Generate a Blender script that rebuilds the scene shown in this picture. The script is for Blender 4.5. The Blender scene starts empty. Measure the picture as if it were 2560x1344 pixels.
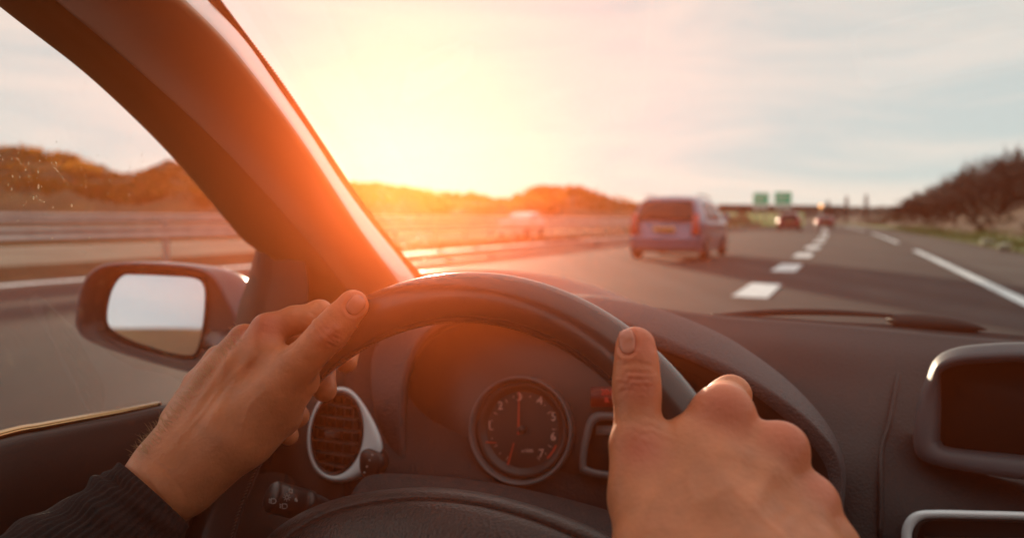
import bpy, bmesh, math, random
import numpy as np
from mathutils import Vector, Matrix
random.seed(7)
S = bpy.context.scene
C = S.collection
rad = math.radians

# ------------------------------------------------------------------ camera
F = 1700.0                      # focal length in pixels of the 2560 wide frame
PITCH = rad(4.17)
CAMZ = 1.0
cam = bpy.data.cameras.new('camera')
cam.sensor_width = 36
cam.lens = F/2560*36
cam.clip_start = 0.02
cam.clip_end = 4000
cam.dof.use_dof = True
cam.dof.focus_distance = 0.45
cam.dof.aperture_fstop = 4.6
co = bpy.data.objects.new('camera', cam)
co.location = (0, 0, CAMZ)
co.rotation_euler = (rad(90)-PITCH, 0, 0)
C.objects.link(co)
S.camera = co

# ------------------------------------------------------------------ sky, sun, exposure
SUN_AZ, SUN_EL = rad(-8.4), rad(5.3)
w = bpy.data.worlds.new('World')
S.world = w
w.use_nodes = True
nt = w.node_tree
N, L = nt.nodes, nt.links
bg = N['Background']
sky = N.new('ShaderNodeTexSky')
sky.sky_type = 'NISHITA'
sky.sun_disc = False
sky.sun_elevation = SUN_EL
sky.sun_rotation = SUN_AZ
sky.altitude = 200
sky.air_density = 0.7
sky.dust_density = 0.6
sky.ozone_density = 1.5
# thin streaky clouds
tc = N.new('ShaderNodeTexCoord')
mp = N.new('ShaderNodeMapping'); mp.inputs['Scale'].default_value = (1.2, 1.2, 6.5)
mp.inputs['Rotation'].default_value = (0.12, 0.16, 0.0)
nz = N.new('ShaderNodeTexNoise'); nz.inputs['Scale'].default_value = 2.1
nz.inputs['Detail'].default_value = 7; nz.inputs['Roughness'].default_value = 0.55; nz.inputs['Distortion'].default_value = 0.6
rp = N.new('ShaderNodeValToRGB')
rp.color_ramp.elements[0].position = 0.37; rp.color_ramp.elements[0].color = (0, 0, 0, 1)
rp.color_ramp.elements[1].position = 0.60; rp.color_ramp.elements[1].color = (1, 1, 1, 1)
L.new(tc.outputs['Generated'], mp.inputs[0]); L.new(mp.outputs[0], nz.inputs[0]); L.new(nz.outputs['Fac'], rp.inputs[0])
# high thin overcast: a pale veil over the clear sky, streaked by the noise
vl_ = N.new('ShaderNodeMixRGB')
vl_.inputs[1].default_value = (6.0, 7.0, 6.7, 1); vl_.inputs[2].default_value = (8.4, 8.0, 7.1, 1)
L.new(rp.outputs[0], vl_.inputs[0])
mix = N.new('ShaderNodeMixRGB'); mix.inputs[0].default_value = 0.90
L.new(sky.outputs[0], mix.inputs[1]); L.new(vl_.outputs[0], mix.inputs[2])
L.new(mix.outputs[0], bg.inputs[0])
bg.inputs[1].default_value = 0.072

sun = bpy.data.lights.new('sun', 'SUN')
sun.energy = 5.0
sun.angle = rad(0.6)
sun.color = (1.0, 0.80, 0.56)
so = bpy.data.objects.new('sun', sun)
sd = Vector((math.sin(SUN_AZ)*math.cos(SUN_EL), math.cos(SUN_AZ)*math.cos(SUN_EL), math.sin(SUN_EL)))
so.rotation_euler = sd.to_track_quat('Z', 'Y').to_euler()
so.location = (0, 0, 30)
C.objects.link(so)
S.view_settings.view_transform = 'Standard'
S.view_settings.look = 'None'
S.view_settings.exposure = 0.62
S.view_settings.gamma = 1.0
cy = S.cycles
cy.max_bounces = 8; cy.transparent_max_bounces = 16; cy.volume_bounces = 0
cy.use_denoising = True
cy.sample_clamp_indirect = 8
cy.caustics_reflective = False; cy.caustics_refractive = False

# ------------------------------------------------------------------ helpers
def tag(o, label=None, cat=None, group=None, kind=None):
    for k, v in (('label', label), ('category', cat), ('group', group), ('kind', kind)):
        if v: o[k] = v
    return o

def empty(name, loc=(0, 0, 0), label=None, cat=None, group=None):
    o = bpy.data.objects.new(name, None); o.location = loc; o.empty_display_size = 0.1
    C.objects.link(o); return tag(o, label, cat, group)

def link(name, me, mat=None, parent=None, smooth=True):
    o = bpy.data.objects.new(name, me)
    C.objects.link(o)
    if mat: me.materials.append(mat)
    if smooth: me.polygons.foreach_set('use_smooth', [True]*len(me.polygons))
    if parent is not None:
        o.parent = parent
        bpy.context.view_layer.update()
        o.matrix_parent_inverse = parent.matrix_world.inverted()
    return o

def mesh(name, vs, fs, mat=None, parent=None, smooth=True):
    me = bpy.data.meshes.new(name); me.from_pydata([tuple(v) for v in vs], [], fs); me.update()
    return link(name, me, mat, parent, smooth)

def at(px, py, d):
    """world point seen at pixel (px, py) of the 2560 frame, d metres along the camera axis"""
    X, Y = (px-1280)/F*d, (672-py)/F*d
    return Vector((X, d*math.cos(PITCH)+Y*math.sin(PITCH), CAMZ-d*math.sin(PITCH)+Y*math.cos(PITCH)))
EYE = Vector((0, 0, CAMZ))
def gp(px, py, z=0.0):
    r = at(px, py, 1)-EYE
    return EYE+r*((z-CAMZ)/r.z)
def onplane(px, py, P0, n):
    r = at(px, py, 1)-EYE
    return EYE+r*((P0-EYE).dot(n)/r.dot(n))

def loft(name, rows, mat, parent=None, thick=0.0, sub=0, close_u=False, close_v=False, offset=1, smooth=True, bevel=0):
    n, m = len(rows), len(rows[0])
    vs = [p for r in rows for p in r]
    fs = []
    for i in range(n if close_v else n-1):
        for j in range(m if close_u else m-1):
            a, b = i*m+j, i*m+(j+1) % m
            c, d = ((i+1) % n)*m+(j+1) % m, ((i+1) % n)*m+j
            fs.append((a, b, c, d))
    o = mesh(name, vs, fs, mat, parent, smooth)
    if thick:
        s = o.modifiers.new('t', 'SOLIDIFY'); s.thickness = thick; s.offset = offset
    if bevel:
        b = o.modifiers.new('b', 'BEVEL'); b.width = bevel; b.segments = 2; b.limit_method = 'ANGLE'
    if sub:
        s = o.modifiers.new('s', 'SUBSURF'); s.levels = s.render_levels = sub
    return o

def spl(pts, n):
    """Catmull-Rom resample of control tuples to n points"""
    P = [np.array(p, float) for p in pts]
    P = [2*P[0]-P[1]]+P+[2*P[-1]-P[-2]]
    k = len(P)-3
    out = []
    for i in range(n):
        u = i/(n-1)*k; a = min(int(u), k-1); t = u-a
        p0, p1, p2, p3 = P[a:a+4]
        out.append(0.5*((2*p1)+(-p0+p2)*t+(2*p0-5*p1+4*p2-p3)*t*t+(-p0+3*p1-3*p2+p3)*t**3))
    return out
def pc(pts, n):            # spline of (px, py, depth) -> world points
    return [at(*p) for p in spl(pts, n)]

def tube_data(pts, r, seg=12, cap=True):
    pts = [Vector(p) for p in pts]
    n = len(pts)
    rs = r if isinstance(r, (list, tuple)) else [r]*n
    vs, fs = [], []
    prev = None
    for i, p in enumerate(pts):
        t = (pts[min(i+1, n-1)]-pts[max(i-1, 0)]).normalized()
        if prev is None:
            a = t.cross(Vector((0, 0, 1)))
            if a.length < 1e-3: a = t.cross(Vector((1, 0, 0)))
        else:
            a = prev-t*prev.dot(t)
        a.normalize(); prev = a; b = t.cross(a)
        for k in range(seg):
            an = 2*math.pi*k/seg
            vs.append(p+(a*math.cos(an)+b*math.sin(an))*rs[i])
    for i in range(n-1):
        for k in range(seg):
            k2 = (k+1) % seg
            fs.append((i*seg+k, i*seg+k2, (i+1)*seg+k2, (i+1)*seg+k))
    if cap:
        fs.append(tuple(range(seg))[::-1]); fs.append(tuple((n-1)*seg+k for k in range(seg)))
    return vs, fs
class MB:
    def __init__(s): s.v, s.f = [], []
    def add(s, vf):
        o = len(s.v); s.v += list(vf[0]); s.f += [tuple(i+o for i in f) for f in vf[1]]; return s
    def tube(s, pts, r, seg=10, cap=True): return s.add(tube_data(pts, r, seg, cap))
    def box(s, c, sx, sy, sz, M=None):
        c = Vector(c); vs = []
        for x in (-1, 1):
            for y in (-1, 1):
                for z in (-1, 1):
                    v = Vector((x*sx/2, y*sy/2, z*sz/2))
                    if M is not None: v = M @ v
                    vs.append(c+v)
        return s.add((vs, [(0,1,3,2),(4,6,7,5),(0,4,5,1),(2,3,7,6),(0,2,6,4),(1,5,7,3)]))
    def build(s, name, mat, parent=None, smooth=True, bevel=0):
        o = mesh(name, s.v, s.f, mat, parent, smooth)
        if bevel:
            b = o.modifiers.new('b', 'BEVEL'); b.width = bevel; b.segments = 2; b.limit_method = 'ANGLE'
        return o
def tube(name, pts, r, mat, parent=None, seg=14):
    return MB().tube(pts, r, seg).build(name, mat, parent)

def outline_prism(name, outline, n, depth, mat, parent=None, bevel=0.0, inset=None):
    """rounded slab: outline points on a plane, n = normal towards the viewer, extruded back by depth"""
    c = sum((Vector(p) for p in outline), Vector())/len(outline)
    rings = []
    bv = bevel or 0.0001
    for sc, off in ((1, -depth), (1, -bv), (0.3, -0.3*bv), (0, 0)):
        ring = []
        for p in outline:
            p = Vector(p); v = c-p; ln = v.length
            ring.append(p+v*(min(bv*(1-sc), ln)/ln)+n*off)
        rings.append(ring)
    m = len(outline)
    vs = [p for r in rings for p in r]
    fs = []
    for i in range(len(rings)-1):
        for j in range(m):
            k = (j+1) % m
            fs.append((i*m+j, i*m+k, (i+1)*m+k, (i+1)*m+j))
    fs.append(tuple((len(rings)-1)*m+j for j in range(m)))
    fs.append(tuple(range(m))[::-1])
    o = mesh(name, vs, fs, mat, parent)
    bm = bmesh.new(); bm.from_mesh(o.data); bmesh.ops.recalc_face_normals(bm, faces=bm.faces); bm.to_mesh(o.data); bm.free()
    return o

def closed(pts, n):        # closed Catmull-Rom through 2-tuples
    P = [np.array(p, float) for p in pts]; k = len(P); out = []
    for i in range(n):
        u = i/n*k; a = int(u); t = u-a
        p0, p1, p2, p3 = P[(a-1) % k], P[a % k], P[(a+1) % k], P[(a+2) % k]
        out.append(0.5*((2*p1)+(-p0+p2)*t+(2*p0-5*p1+4*p2-p3)*t*t+(-p0+3*p1-3*p2+p3)*t**3))
    return out

# ------------------------------------------------------------------ materials
def mat(name, col, rough=0.5, metal=0.0, spec=0.5, bump=0.0, bscale=100, vary=0.0, vscale=3, coat=0.0, sub=0.0, subr=(1, .3, .15), emit=None, estr=0, bdist=0.001, voro=False, vcol=None):
    m = bpy.data.materials.new(name); m.use_nodes = True
    nt = m.node_tree; N, L = nt.nodes, nt.links
    b = N['Principled BSDF']
    b.inputs['Base Color'].default_value = (*col, 1)
    b.inputs['Roughness'].default_value = rough
    b.inputs['Metallic'].default_value = metal
    b.inputs['Specular IOR Level'].default_value = spec
    b.inputs['Coat Weight'].default_value = coat
    b.inputs['Coat Roughness'].default_value = 0.08
    if sub:
        b.inputs['Subsurface Weight'].default_value = sub
        b.inputs['Subsurface Radius'].default_value = subr
        b.inputs['Subsurface Scale'].default_value = 0.008
    if emit:
        b.inputs['Emission Color'].default_value = (*emit, 1); b.inputs['Emission Strength'].default_value = estr
    tc = N.new('ShaderNodeTexCoord')
    if vary or vcol:
        n = N.new('ShaderNodeTexNoise'); n.inputs['Scale'].default_value = vscale; n.inputs['Detail'].default_value = 6
        L.new(tc.outputs['Object'], n.inputs['Vector'])
        r = N.new('ShaderNodeValToRGB')
        r.color_ramp.elements[0].position = .32; r.color_ramp.elements[1].position = .68
        c2 = vcol if vcol else tuple(min(1, c*(1+vary)) for c in col)
        c1 = col if vcol else tuple(c*(1-vary) for c in col)
        r.color_ramp.elements[0].color = (*c1, 1); r.color_ramp.elements[1].color = (*c2, 1)
        L.new(n.outputs['Fac'], r.inputs[0]); L.new(r.outputs[0], b.inputs['Base Color'])
    if bump:
        if voro:
            t = N.new('ShaderNodeTexVoronoi'); t.feature = 'SMOOTH_F1'; out = t.outputs['Distance']
        else:
            t = N.new('ShaderNodeTexNoise'); t.inputs['Detail'].default_value = 3; out = t.outputs['Fac']
        t.inputs['Scale'].default_value = bscale
        L.new(tc.outputs['Object'], t.inputs['Vector'])
        bp = N.new('ShaderNodeBump'); bp.inputs['Strength'].default_value = bump; bp.inputs['Distance'].default_value = bdist
        L.new(out, bp.inputs['Height']); L.new(bp.outputs[0], b.inputs['Normal'])
    return m

def glassy(name, refl=0.06, film=0.0, film_noise=0.0, scale=30, tint=(1, 1, 1), fcol=(1, .95, .85), lo=.55, hi=.75, base_film=0.0):
    """thin pane: see-through with a little mirror reflection and a film of dust that scatters what light falls on it"""
    m = bpy.data.materials.new(name); m.use_nodes = True
    nt = m.node_tree; N, L = nt.nodes, nt.links
    N.remove(N['Principled BSDF'])
    out = N['Material Output']
    tr = N.new('ShaderNodeBsdfTransparent'); tr.inputs[0].default_value = (*tint, 1)
    gl = N.new('ShaderNodeBsdfGlossy'); gl.inputs['Roughness'].default_value = 0.02
    m1 = N.new('ShaderNodeMixShader'); m1.inputs[0].default_value = refl
    L.new(tr.outputs[0], m1.inputs[1]); L.new(gl.outputs[0], m1.inputs[2])
    last = m1
    if film or base_film:
        tl = N.new('ShaderNodeBsdfTranslucent'); tl.inputs[0].default_value = (*fcol, 1)
        m2 = N.new('ShaderNodeMixShader')
        tc = N.new('ShaderNodeTexCoord')
        n = N.new('ShaderNodeTexNoise'); n.inputs['Scale'].default_value = scale; n.inputs['Detail'].default_value = 5; n.inputs['Roughness'].default_value = .7
        L.new(tc.outputs['Object'], n.inputs['Vector'])
        mr = N.new('ShaderNodeMapRange'); mr.inputs[1].default_value = lo; mr.inputs[2].default_value = hi
        mr.inputs[3].default_value = base_film; mr.inputs[4].default_value = film
        L.new(n.outputs['Fac'], mr.inputs[0]); L.new(mr.outputs[0], m2.inputs[0])
        L.new(m1.outputs[0], m2.inputs[1]); L.new(tl.outputs[0], m2.inputs[2]); last = m2
    L.new(last.outputs[0], out.inputs[0])
    return m

M = {}
M['plastic'] = mat('grained_plastic', (.022, .020, .021), .6, spec=.35, bump=.7, bscale=480, bdist=.0010, voro=True)
M['hood'] = mat('hood_plastic', (.068, .056, .060), .6, bump=.8, bscale=480, bdist=.0012, voro=True)
M['leather'] = mat('leather', (.045, .036, .034), .40, bump=.7, bscale=600, bdist=.0009, voro=True)
M['rimleather'] = mat('rim_leather', (.045, .034, .032), .27, coat=.25, bump=.12, bscale=700, bdist=.0005, voro=True)
M['door'] = mat('door_trim', (.028, .024, .022), .62, spec=.3, bump=.35, bscale=600, bdist=.0004, voro=True)
M['matte'] = mat('matte_black', (.012, .010, .010), .8)
M['black'] = mat('black_plastic', (.02, .018, .018), .35)
M['rubber'] = mat('rubber', (.015, .014, .014), .7, bump=.2, bscale=300)
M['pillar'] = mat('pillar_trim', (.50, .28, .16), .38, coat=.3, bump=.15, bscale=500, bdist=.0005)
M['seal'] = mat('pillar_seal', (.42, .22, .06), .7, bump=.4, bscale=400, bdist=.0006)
M['silver'] = mat('silver_trim', (.86, .88, .93), .3, metal=.0, coat=.4)
M['silverdim'] = mat('dull_silver_trim', (.15, .14, .145), .4, metal=.3)
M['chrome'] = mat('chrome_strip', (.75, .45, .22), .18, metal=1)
M['paint'] = mat('dark_blue_paint', (.09, .095, .13), .28, metal=.5, coat=.8)
M['mirror'] = mat('mirror_glass', (.78, .80, .86), .015, metal=1)
M['screen'] = mat('dark_screen', (.006, .005, .005), .5, spec=.2)
M['dial'] = mat('dial_face', (.012, .009, .009), .4)
M['red'] = mat('red_needle', (.45, .04, .02), .5, emit=(1, .06, .02), estr=.03)
M['numeral'] = mat('dial_numeral', (.62, .36, .30), .5, emit=(1, .35, .25), estr=.03)
M['lcd'] = mat('red_display', (.25, .02, .01), .3, emit=(1, .03, .01), estr=.15)
M['lcdback'] = mat('display_back', (.05, .006, .004), .3, emit=(1, .03, .01), estr=.02)
M['symbol'] = mat('white_symbol', (.55, .5, .48), .6)

# ================================================================== THE SETTING
RA = rad(26.4)                                       # heading of the road at the car
def path(s):
    """centre line (the dashed line) at arc length s: position and heading"""
    s0, k, smax = 18.0, 0.0007, 180.0
    P0 = Vector((3.28, 9.15, 0)) - Vector((math.sin(RA), math.cos(RA), 0))*(9.9)
    def hd(t): return RA - k*max(0, min(t, smax)-s0)
    x, y = P0.x, P0.y
    if s <= s0:
        x += math.sin(RA)*s; y += math.cos(RA)*s
        return Vector((x, y, 0)), RA
    x += math.sin(RA)*s0; y += math.cos(RA)*s0
    n = max(4, int((s-s0)/4)); ds = (s-s0)/n
    for i in range(n):
        a = hd(s0+(i+.5)*ds); x += math.sin(a)*ds; y += math.cos(a)*ds
    return Vector((x, y, 0)), hd(s)
def rp_(s, u, z=0.0):
    p, a = path(s)
    return Vector((p.x+math.cos(a)*u, p.y-math.sin(a)*u, z))
def strip(name, s0, s1, u0, u1, z, m, n=60, kind='structure', nu=2, parent=None, zf=None):
    rows = []
    for i in range(n):
        t = i/(n-1); s = s0+(s1-s0)*(t**1.6 if s0 >= -5 else t)
        rows.append([rp_(s, u0+(u1-u0)*j/(nu-1), z if zf is None else zf(s, u0+(u1-u0)*j/(nu-1))) for j in range(nu)])
    o = loft(name, rows, m, parent)
    if kind: o['kind'] = kind
    return o

m_ground = mat('dry_grass_ground', (.075, .060, .022), 1.0, spec=.0, vcol=(.12, .085, .035), vscale=.35, bump=.6, bscale=3, bdist=.1)
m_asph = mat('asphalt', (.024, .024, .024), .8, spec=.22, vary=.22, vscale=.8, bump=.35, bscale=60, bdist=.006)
m_asph2 = mat('sun_sheen_asphalt', (.27, .235, .19), 1.0, spec=.0, vary=.2, vscale=.6, bump=.3, bscale=60, bdist=.006)  # sun reflecting off the opposite road, put into a pale base colour
m_white = mat('road_paint', (.80, .80, .82), .7, spec=.25, vary=.08, vscale=8)
m_conc = mat('shoulder_asphalt', (.045, .041, .038), .8, spec=.3, vary=.25, vscale=1.2, bump=.3, bscale=60, bdist=.006)

def wear(m, amt=.35):
    """darker wheel tracks and patched areas, as colour of the asphalt itself"""
    nt = m.node_tree; N, L = nt.nodes, nt.links; b = N['Principled BSDF']; src = b.inputs['Base Color'].links[0].from_socket
    tc = N.new('ShaderNodeTexCoord'); mp = N.new('ShaderNodeMapping'); mp.inputs['Rotation'].default_value = (0, 0, RA); mp.inputs['Scale'].default_value = (1.1, .012, 1)
    n = N.new('ShaderNodeTexNoise'); n.inputs['Scale'].default_value = 1.0; n.inputs['Detail'].default_value = 4
    rr = N.new('ShaderNodeMapRange'); rr.inputs[1].default_value = .35; rr.inputs[2].default_value = .65; rr.inputs[3].default_value = 1-amt; rr.inputs[4].default_value = 1+amt
    mu = N.new('ShaderNodeMixRGB'); mu.blend_type = 'MULTIPLY'; mu.inputs[0].default_value = 1
    L.new(tc.outputs['Object'], mp.inputs[0]); L.new(mp.outputs[0], n.inputs[0]); L.new(n.outputs['Fac'], rr.inputs[0])
    L.new(src, mu.inputs[1]); L.new(rr.outputs[0], mu.inputs[2]); L.new(mu.outputs[0], b.inputs['Base Color'])
wear(m_asph); wear(m_conc, .2); wear(m_white, .12)
g = mesh('ground', [(-2500, -2500, -.03), (2500, -2500, -.03), (2500, 2500, -.03), (-2500, 2500, -.03)], [(0, 1, 2, 3)], m_ground); g['kind'] = 'structure'
strip('road', -80, 420, -10.9, 3.45, 0.0, m_asph, 120, nu=3)
strip('hard_shoulder', -80, 420, 3.45, 5.6, 0.004, m_conc, 100)
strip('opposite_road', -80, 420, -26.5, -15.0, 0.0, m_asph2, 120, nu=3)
strip('median', -80, 420, -15.0, -10.9, 0.006, mat('median_gravel', (.08, .062, .04), 1.0, spec=.0, vary=.3, vscale=2, bump=.6, bscale=20, bdist=.02), 100)
strip('edge_line', -80, 420, -10.40, -10.13, 0.008, m_white, 120)
strip('far_edge_line', -80, 420, -25.6, -25.4, 0.008, m_white, 120)
def quadstrip(name, s0, s1, u0, u1, z=.008):
    n = max(2, int((s1-s0)/3)+2)
    o = loft(name, [[rp_(s0+(s1-s0)*i/(n-1), u0, z), rp_(s0+(s1-s0)*i/(n-1), u1, z)] for i in range(n)], m_white)
    o['kind'] = 'structure'; return o
# dashes: measured along the road
for s in [9.35, 14.2, 19.6, 25.2, 32, 39, 46, 53, 60, 67, 74, 81, 88, 95, 102]:
    quadstrip('lane_dash', s, s+(2.05 if s < 12 else 2.3 if s < 20 else 2.8), -.22, .22)
for s in (-64, -53, -42, -31, -20, -9, 2):
    quadstrip('lane_dash', s, s+3, -.2, .2)
for a, b in ((-60, -28), (-18, 25.5), (33, 56), (66, 105), (115, 150)):
    quadstrip('shoulder_line', a, b, 2.95, 3.13, .012)

# ---- grass verge and bank on the right
def hsh(a, b=0, c=0):
    v = math.sin(a*12.9898+b*78.233+c*37.719)*43758.5453; return v-math.floor(v)
def sn(x, y):
    i, j = math.floor(x), math.floor(y); f, g2 = x-i, y-j
    f = f*f*(3-2*f); g2 = g2*g2*(3-2*g2)
    return (hsh(i, j)*(1-f)+hsh(i+1, j)*f)*(1-g2)+(hsh(i, j+1)*(1-f)+hsh(i+1, j+1)*f)*g2
def fbm(x, y, o=4):
    return sum((sn(x*2**k+k*17, y*2**k+k*5)-.5)/2**k for k in range(o))
def bank_h(s, u):
    v = u-5.6
    if v < .7: return .01+.05*v
    H = 3.6 if s < 60 else max(1.6, 3.6-(s-60)*.03)
    t = min(1, (v-.7)/7.0); t = t*t*(3-2*t)
    return .045+H*t+fbm(s*.3, u*.5)*.35*min(1, (v-.7)/2)
m_bank = mat('bank_scrub', (.034, .022, .013), .95, vcol=(.085, .034, .013), vscale=.25, bump=.8, bscale=4, bdist=.15)
m_verge = mat('green_verge', (.06, .10, .010), .9, vcol=(.10, .13, .015), vscale=.7, bump=.8, bscale=9, bdist=.06)
rows = []
for i in range(130):
    s = -70+500*(i/129)**1.0
    rows.append([rp_(s, 6.4+46*(j/44)**1.5, bank_h(s, 6.4+46*(j/44)**1.5)) for j in range(45)])
o = loft('bank', rows, m_bank); o['kind'] = 'structure'
strip('verge', -70, 430, 5.6, 7.3, 0, m_verge, 120, nu=8, zf=lambda s, u: bank_h(s, u)+.03)

# ---- wooded hills on the left
def hill(name, sil, dist, base_d, mt, seed, jag):
    """sil: (pixel x, pixel y) of the ridge; the ridge stands dist metres off"""
    rows = []
    xs = np.linspace(sil[0][0], sil[-1][0], 260)
    ys = np.interp(xs, [p[0] for p in sil], [p[1] for p in sil])
    for x, y in zip(xs, ys):
        az = math.atan2((x-1280)/F, 1); r = []
        ztop = CAMZ+(549-y)/F*dist*1.0-(2.0 if jag > 2.1 else 0)
        for j in range(26):
            t = j/25
            d = base_d+(dist-base_d)*t if t < .8 else base_d+(dist-base_d)*(.8+(t-.8)*2.2)
            hz = ztop*(min(1, t/.8))**1.25 if t < .8 else ztop*(1-((t-.8)/.2)**2*.8)
            yy = d; xx = math.tan(az)*d
            nn = fbm(xx*.16+seed, yy*.16, 4)*jag+fbm(xx*.6, yy*.6+seed, 2)*jag*.5
            r.append(Vector((xx, yy, max(-.5, hz+nn*min(1, t*4)-.1))))
        rows.append(r)
    o = loft(name, rows, mt); o['kind'] = 'structure'
m_hill = mat('wooded_hill', (.055, .035, .008), .95, vcol=(.16, .085, .018), vscale=.12, bump=1, bscale=1.5, bdist=.5)
silL = [(-2600, 430), (-1800, 400), (-1000, 350), (-300, 385), (-80, 378), (0, 376), (100, 380), (180, 393), (250, 420), (320, 440), (370, 428), (420, 412), (480, 420), (600, 440), (750, 452), (890, 456), (960, 463), (1050, 473), (1100, 480), (1160, 476), (1230, 489), (1290, 487), (1330, 472), (1390, 461), (1450, 466), (1490, 480), (1540, 492), (1600, 503), (1700, 514), (1800, 521), (1900, 540)]
hill('hills', silL, 190, 60, m_hill, 3, 2.2)
m_hill2 = mat('far_wood', (.04, .028, .014), .95, vary=.3, vscale=.1)
hill('hills', [(1560, 540), (1700, 524), (1850, 519), (2000, 521), (2080, 519), (2160, 521), (2260, 517), (2400, 512), (2600, 505), (3200, 500), (4200, 500)], 420, 300, m_hill2, 9, 2.0)
# hills behind the car, seen in the side mirror
rows = []
for i in range(120):
    a = rad(70+220*i/119)
    for_ = []
    for j in range(12):
        t = j/11; d = 60+140*t
        h = (5+7*abs(fbm(a*3+4, 1, 2))+6*max(0, math.sin(a*1.7)))*min(1, t*1.3)**1.3
        for_.append(Vector((math.sin(a)*d, math.cos(a)*d, h-.2+fbm(a*40, t*20)*1.2*t)))
    rows.append(for_)
o = loft('hills', rows, m_hill); o['kind'] = 'structure'

# ---- green field by the overpass
fld = []
for i in range(30):
    x = 1770+(2010-1770)*i/29
    fld.append([at(x, 566, 95), at(x, 561, 120), at(x, 545, 150), at(x, 531+2*hsh(i), 178)])
o = loft('field', fld, mat('green_field', (.12, .18, .015), .9, vary=.25, vscale=.2)); o['kind'] = 'structure'

# ---- foliage clumps: a wood too dense to count on the hill sides
def leaf_blob(mb, c, r, n, size, flat=.8):
    for k in range(n):
        while True:
            v = Vector((random.uniform(-1, 1), random.uniform(-1, 1), random.uniform(-1, 1)))
            if .25 < v.length < 1: break
        p = c+Vector((v.x*r, v.y*r, v.z*r*flat))
        a = Vector((random.gauss(0, 1), random.gauss(0, 1), random.gauss(0, 1))).normalized()
        b = a.cross(Vector((random.gauss(0, 1), random.gauss(0, 1), random.gauss(0, 1)))).normalized()
        s = size*random.uniform(.6, 1.3)
        mb.add(([p-a*s, p+b*s*.6, p+a*s, p-b*s*.6], [(0, 1, 2, 3)]))
mb = MB()
m_wood = mat('wood_foliage', (.09, .055, .012), .9, vcol=(.20, .105, .02), vscale=.4)
def leafy(m, col, f):
    nt = m.node_tree; tl = nt.nodes.new('ShaderNodeBsdfTranslucent'); tl.inputs[0].default_value = (*col, 1)
    mx = nt.nodes.new('ShaderNodeMixShader'); mx.inputs[0].default_value = f
    nt.links.new(nt.nodes['Principled BSDF'].outputs[0], mx.inputs[1]); nt.links.new(tl.outputs[0], mx.inputs[2])
    nt.links.new(mx.outputs[0], nt.nodes['Material Output'].inputs[0])
leafy(m_wood, (.40, .17, .025), .5)
for k in range(900):
    x = random.uniform(-700, 1780); t = random.uniform(.35, 1)
    y0 = np.interp(x, [p[0] for p in silL], [p[1] for p in silL])
    d = 60+130*t*.8
    zt = CAMZ+(549-y0)/F*190
    z = (zt-2.4)*(t**1.25)
    leaf_blob(mb, Vector(((x-1280)/F*d, d, z)), random.uniform(1.3, 2.6), 42, .5)
o = mb.build('woods', m_wood, smooth=False); o['kind'] = 'stuff'
mb = MB()
for k in range(620):
    s = random.uniform(24, 100); u = random.uniform(10.5, 15)
    zz = bank_h(s, u)
    leaf_blob(mb, rp_(s, u, zz+random.uniform(.1, 1.2)), random.uniform(.5, 1.0), 46, .17)
o = mb.build('woods', mat('bramble', (.030, .025, .018), .95, vcol=(.055, .040, .024), vscale=.6), smooth=False); o['kind'] = 'stuff'
mb = MB()
m_shrub = mat('scrub', (.06, .03, .014), .95, vcol=(.04, .04, .012), vscale=.5)
for k in range(380):
    s = random.uniform(4, 150); u = 7.6+16*random.random()**1.2
    leaf_blob(mb, rp_(s, u, bank_h(s, u)+.15), random.uniform(.3, .8), 30, .14)
o = mb.build('scrub_undergrowth', m_shrub, smooth=False); o['kind'] = 'stuff'
mb = MB()
for k in range(420):
    s = random.uniform(4, 80); u = random.uniform(5.9, 7.6)
    c = rp_(s, u, bank_h(s, u)+.05)
    for q in range(14):
        p = c+Vector((random.gauss(0, .25), random.gauss(0, .25), 0)); a = random.uniform(0, 6.28)
        d = Vector((math.cos(a)*.02, math.sin(a)*.02, 0)); h = random.uniform(.08, .22)
        mb.add(([p-d, p+d, p+Vector((random.gauss(0, .05), random.gauss(0, .05), h))], [(0, 1, 2)]))
o = mb.build('grass', m_verge, smooth=False); o['kind'] = 'stuff'

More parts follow.
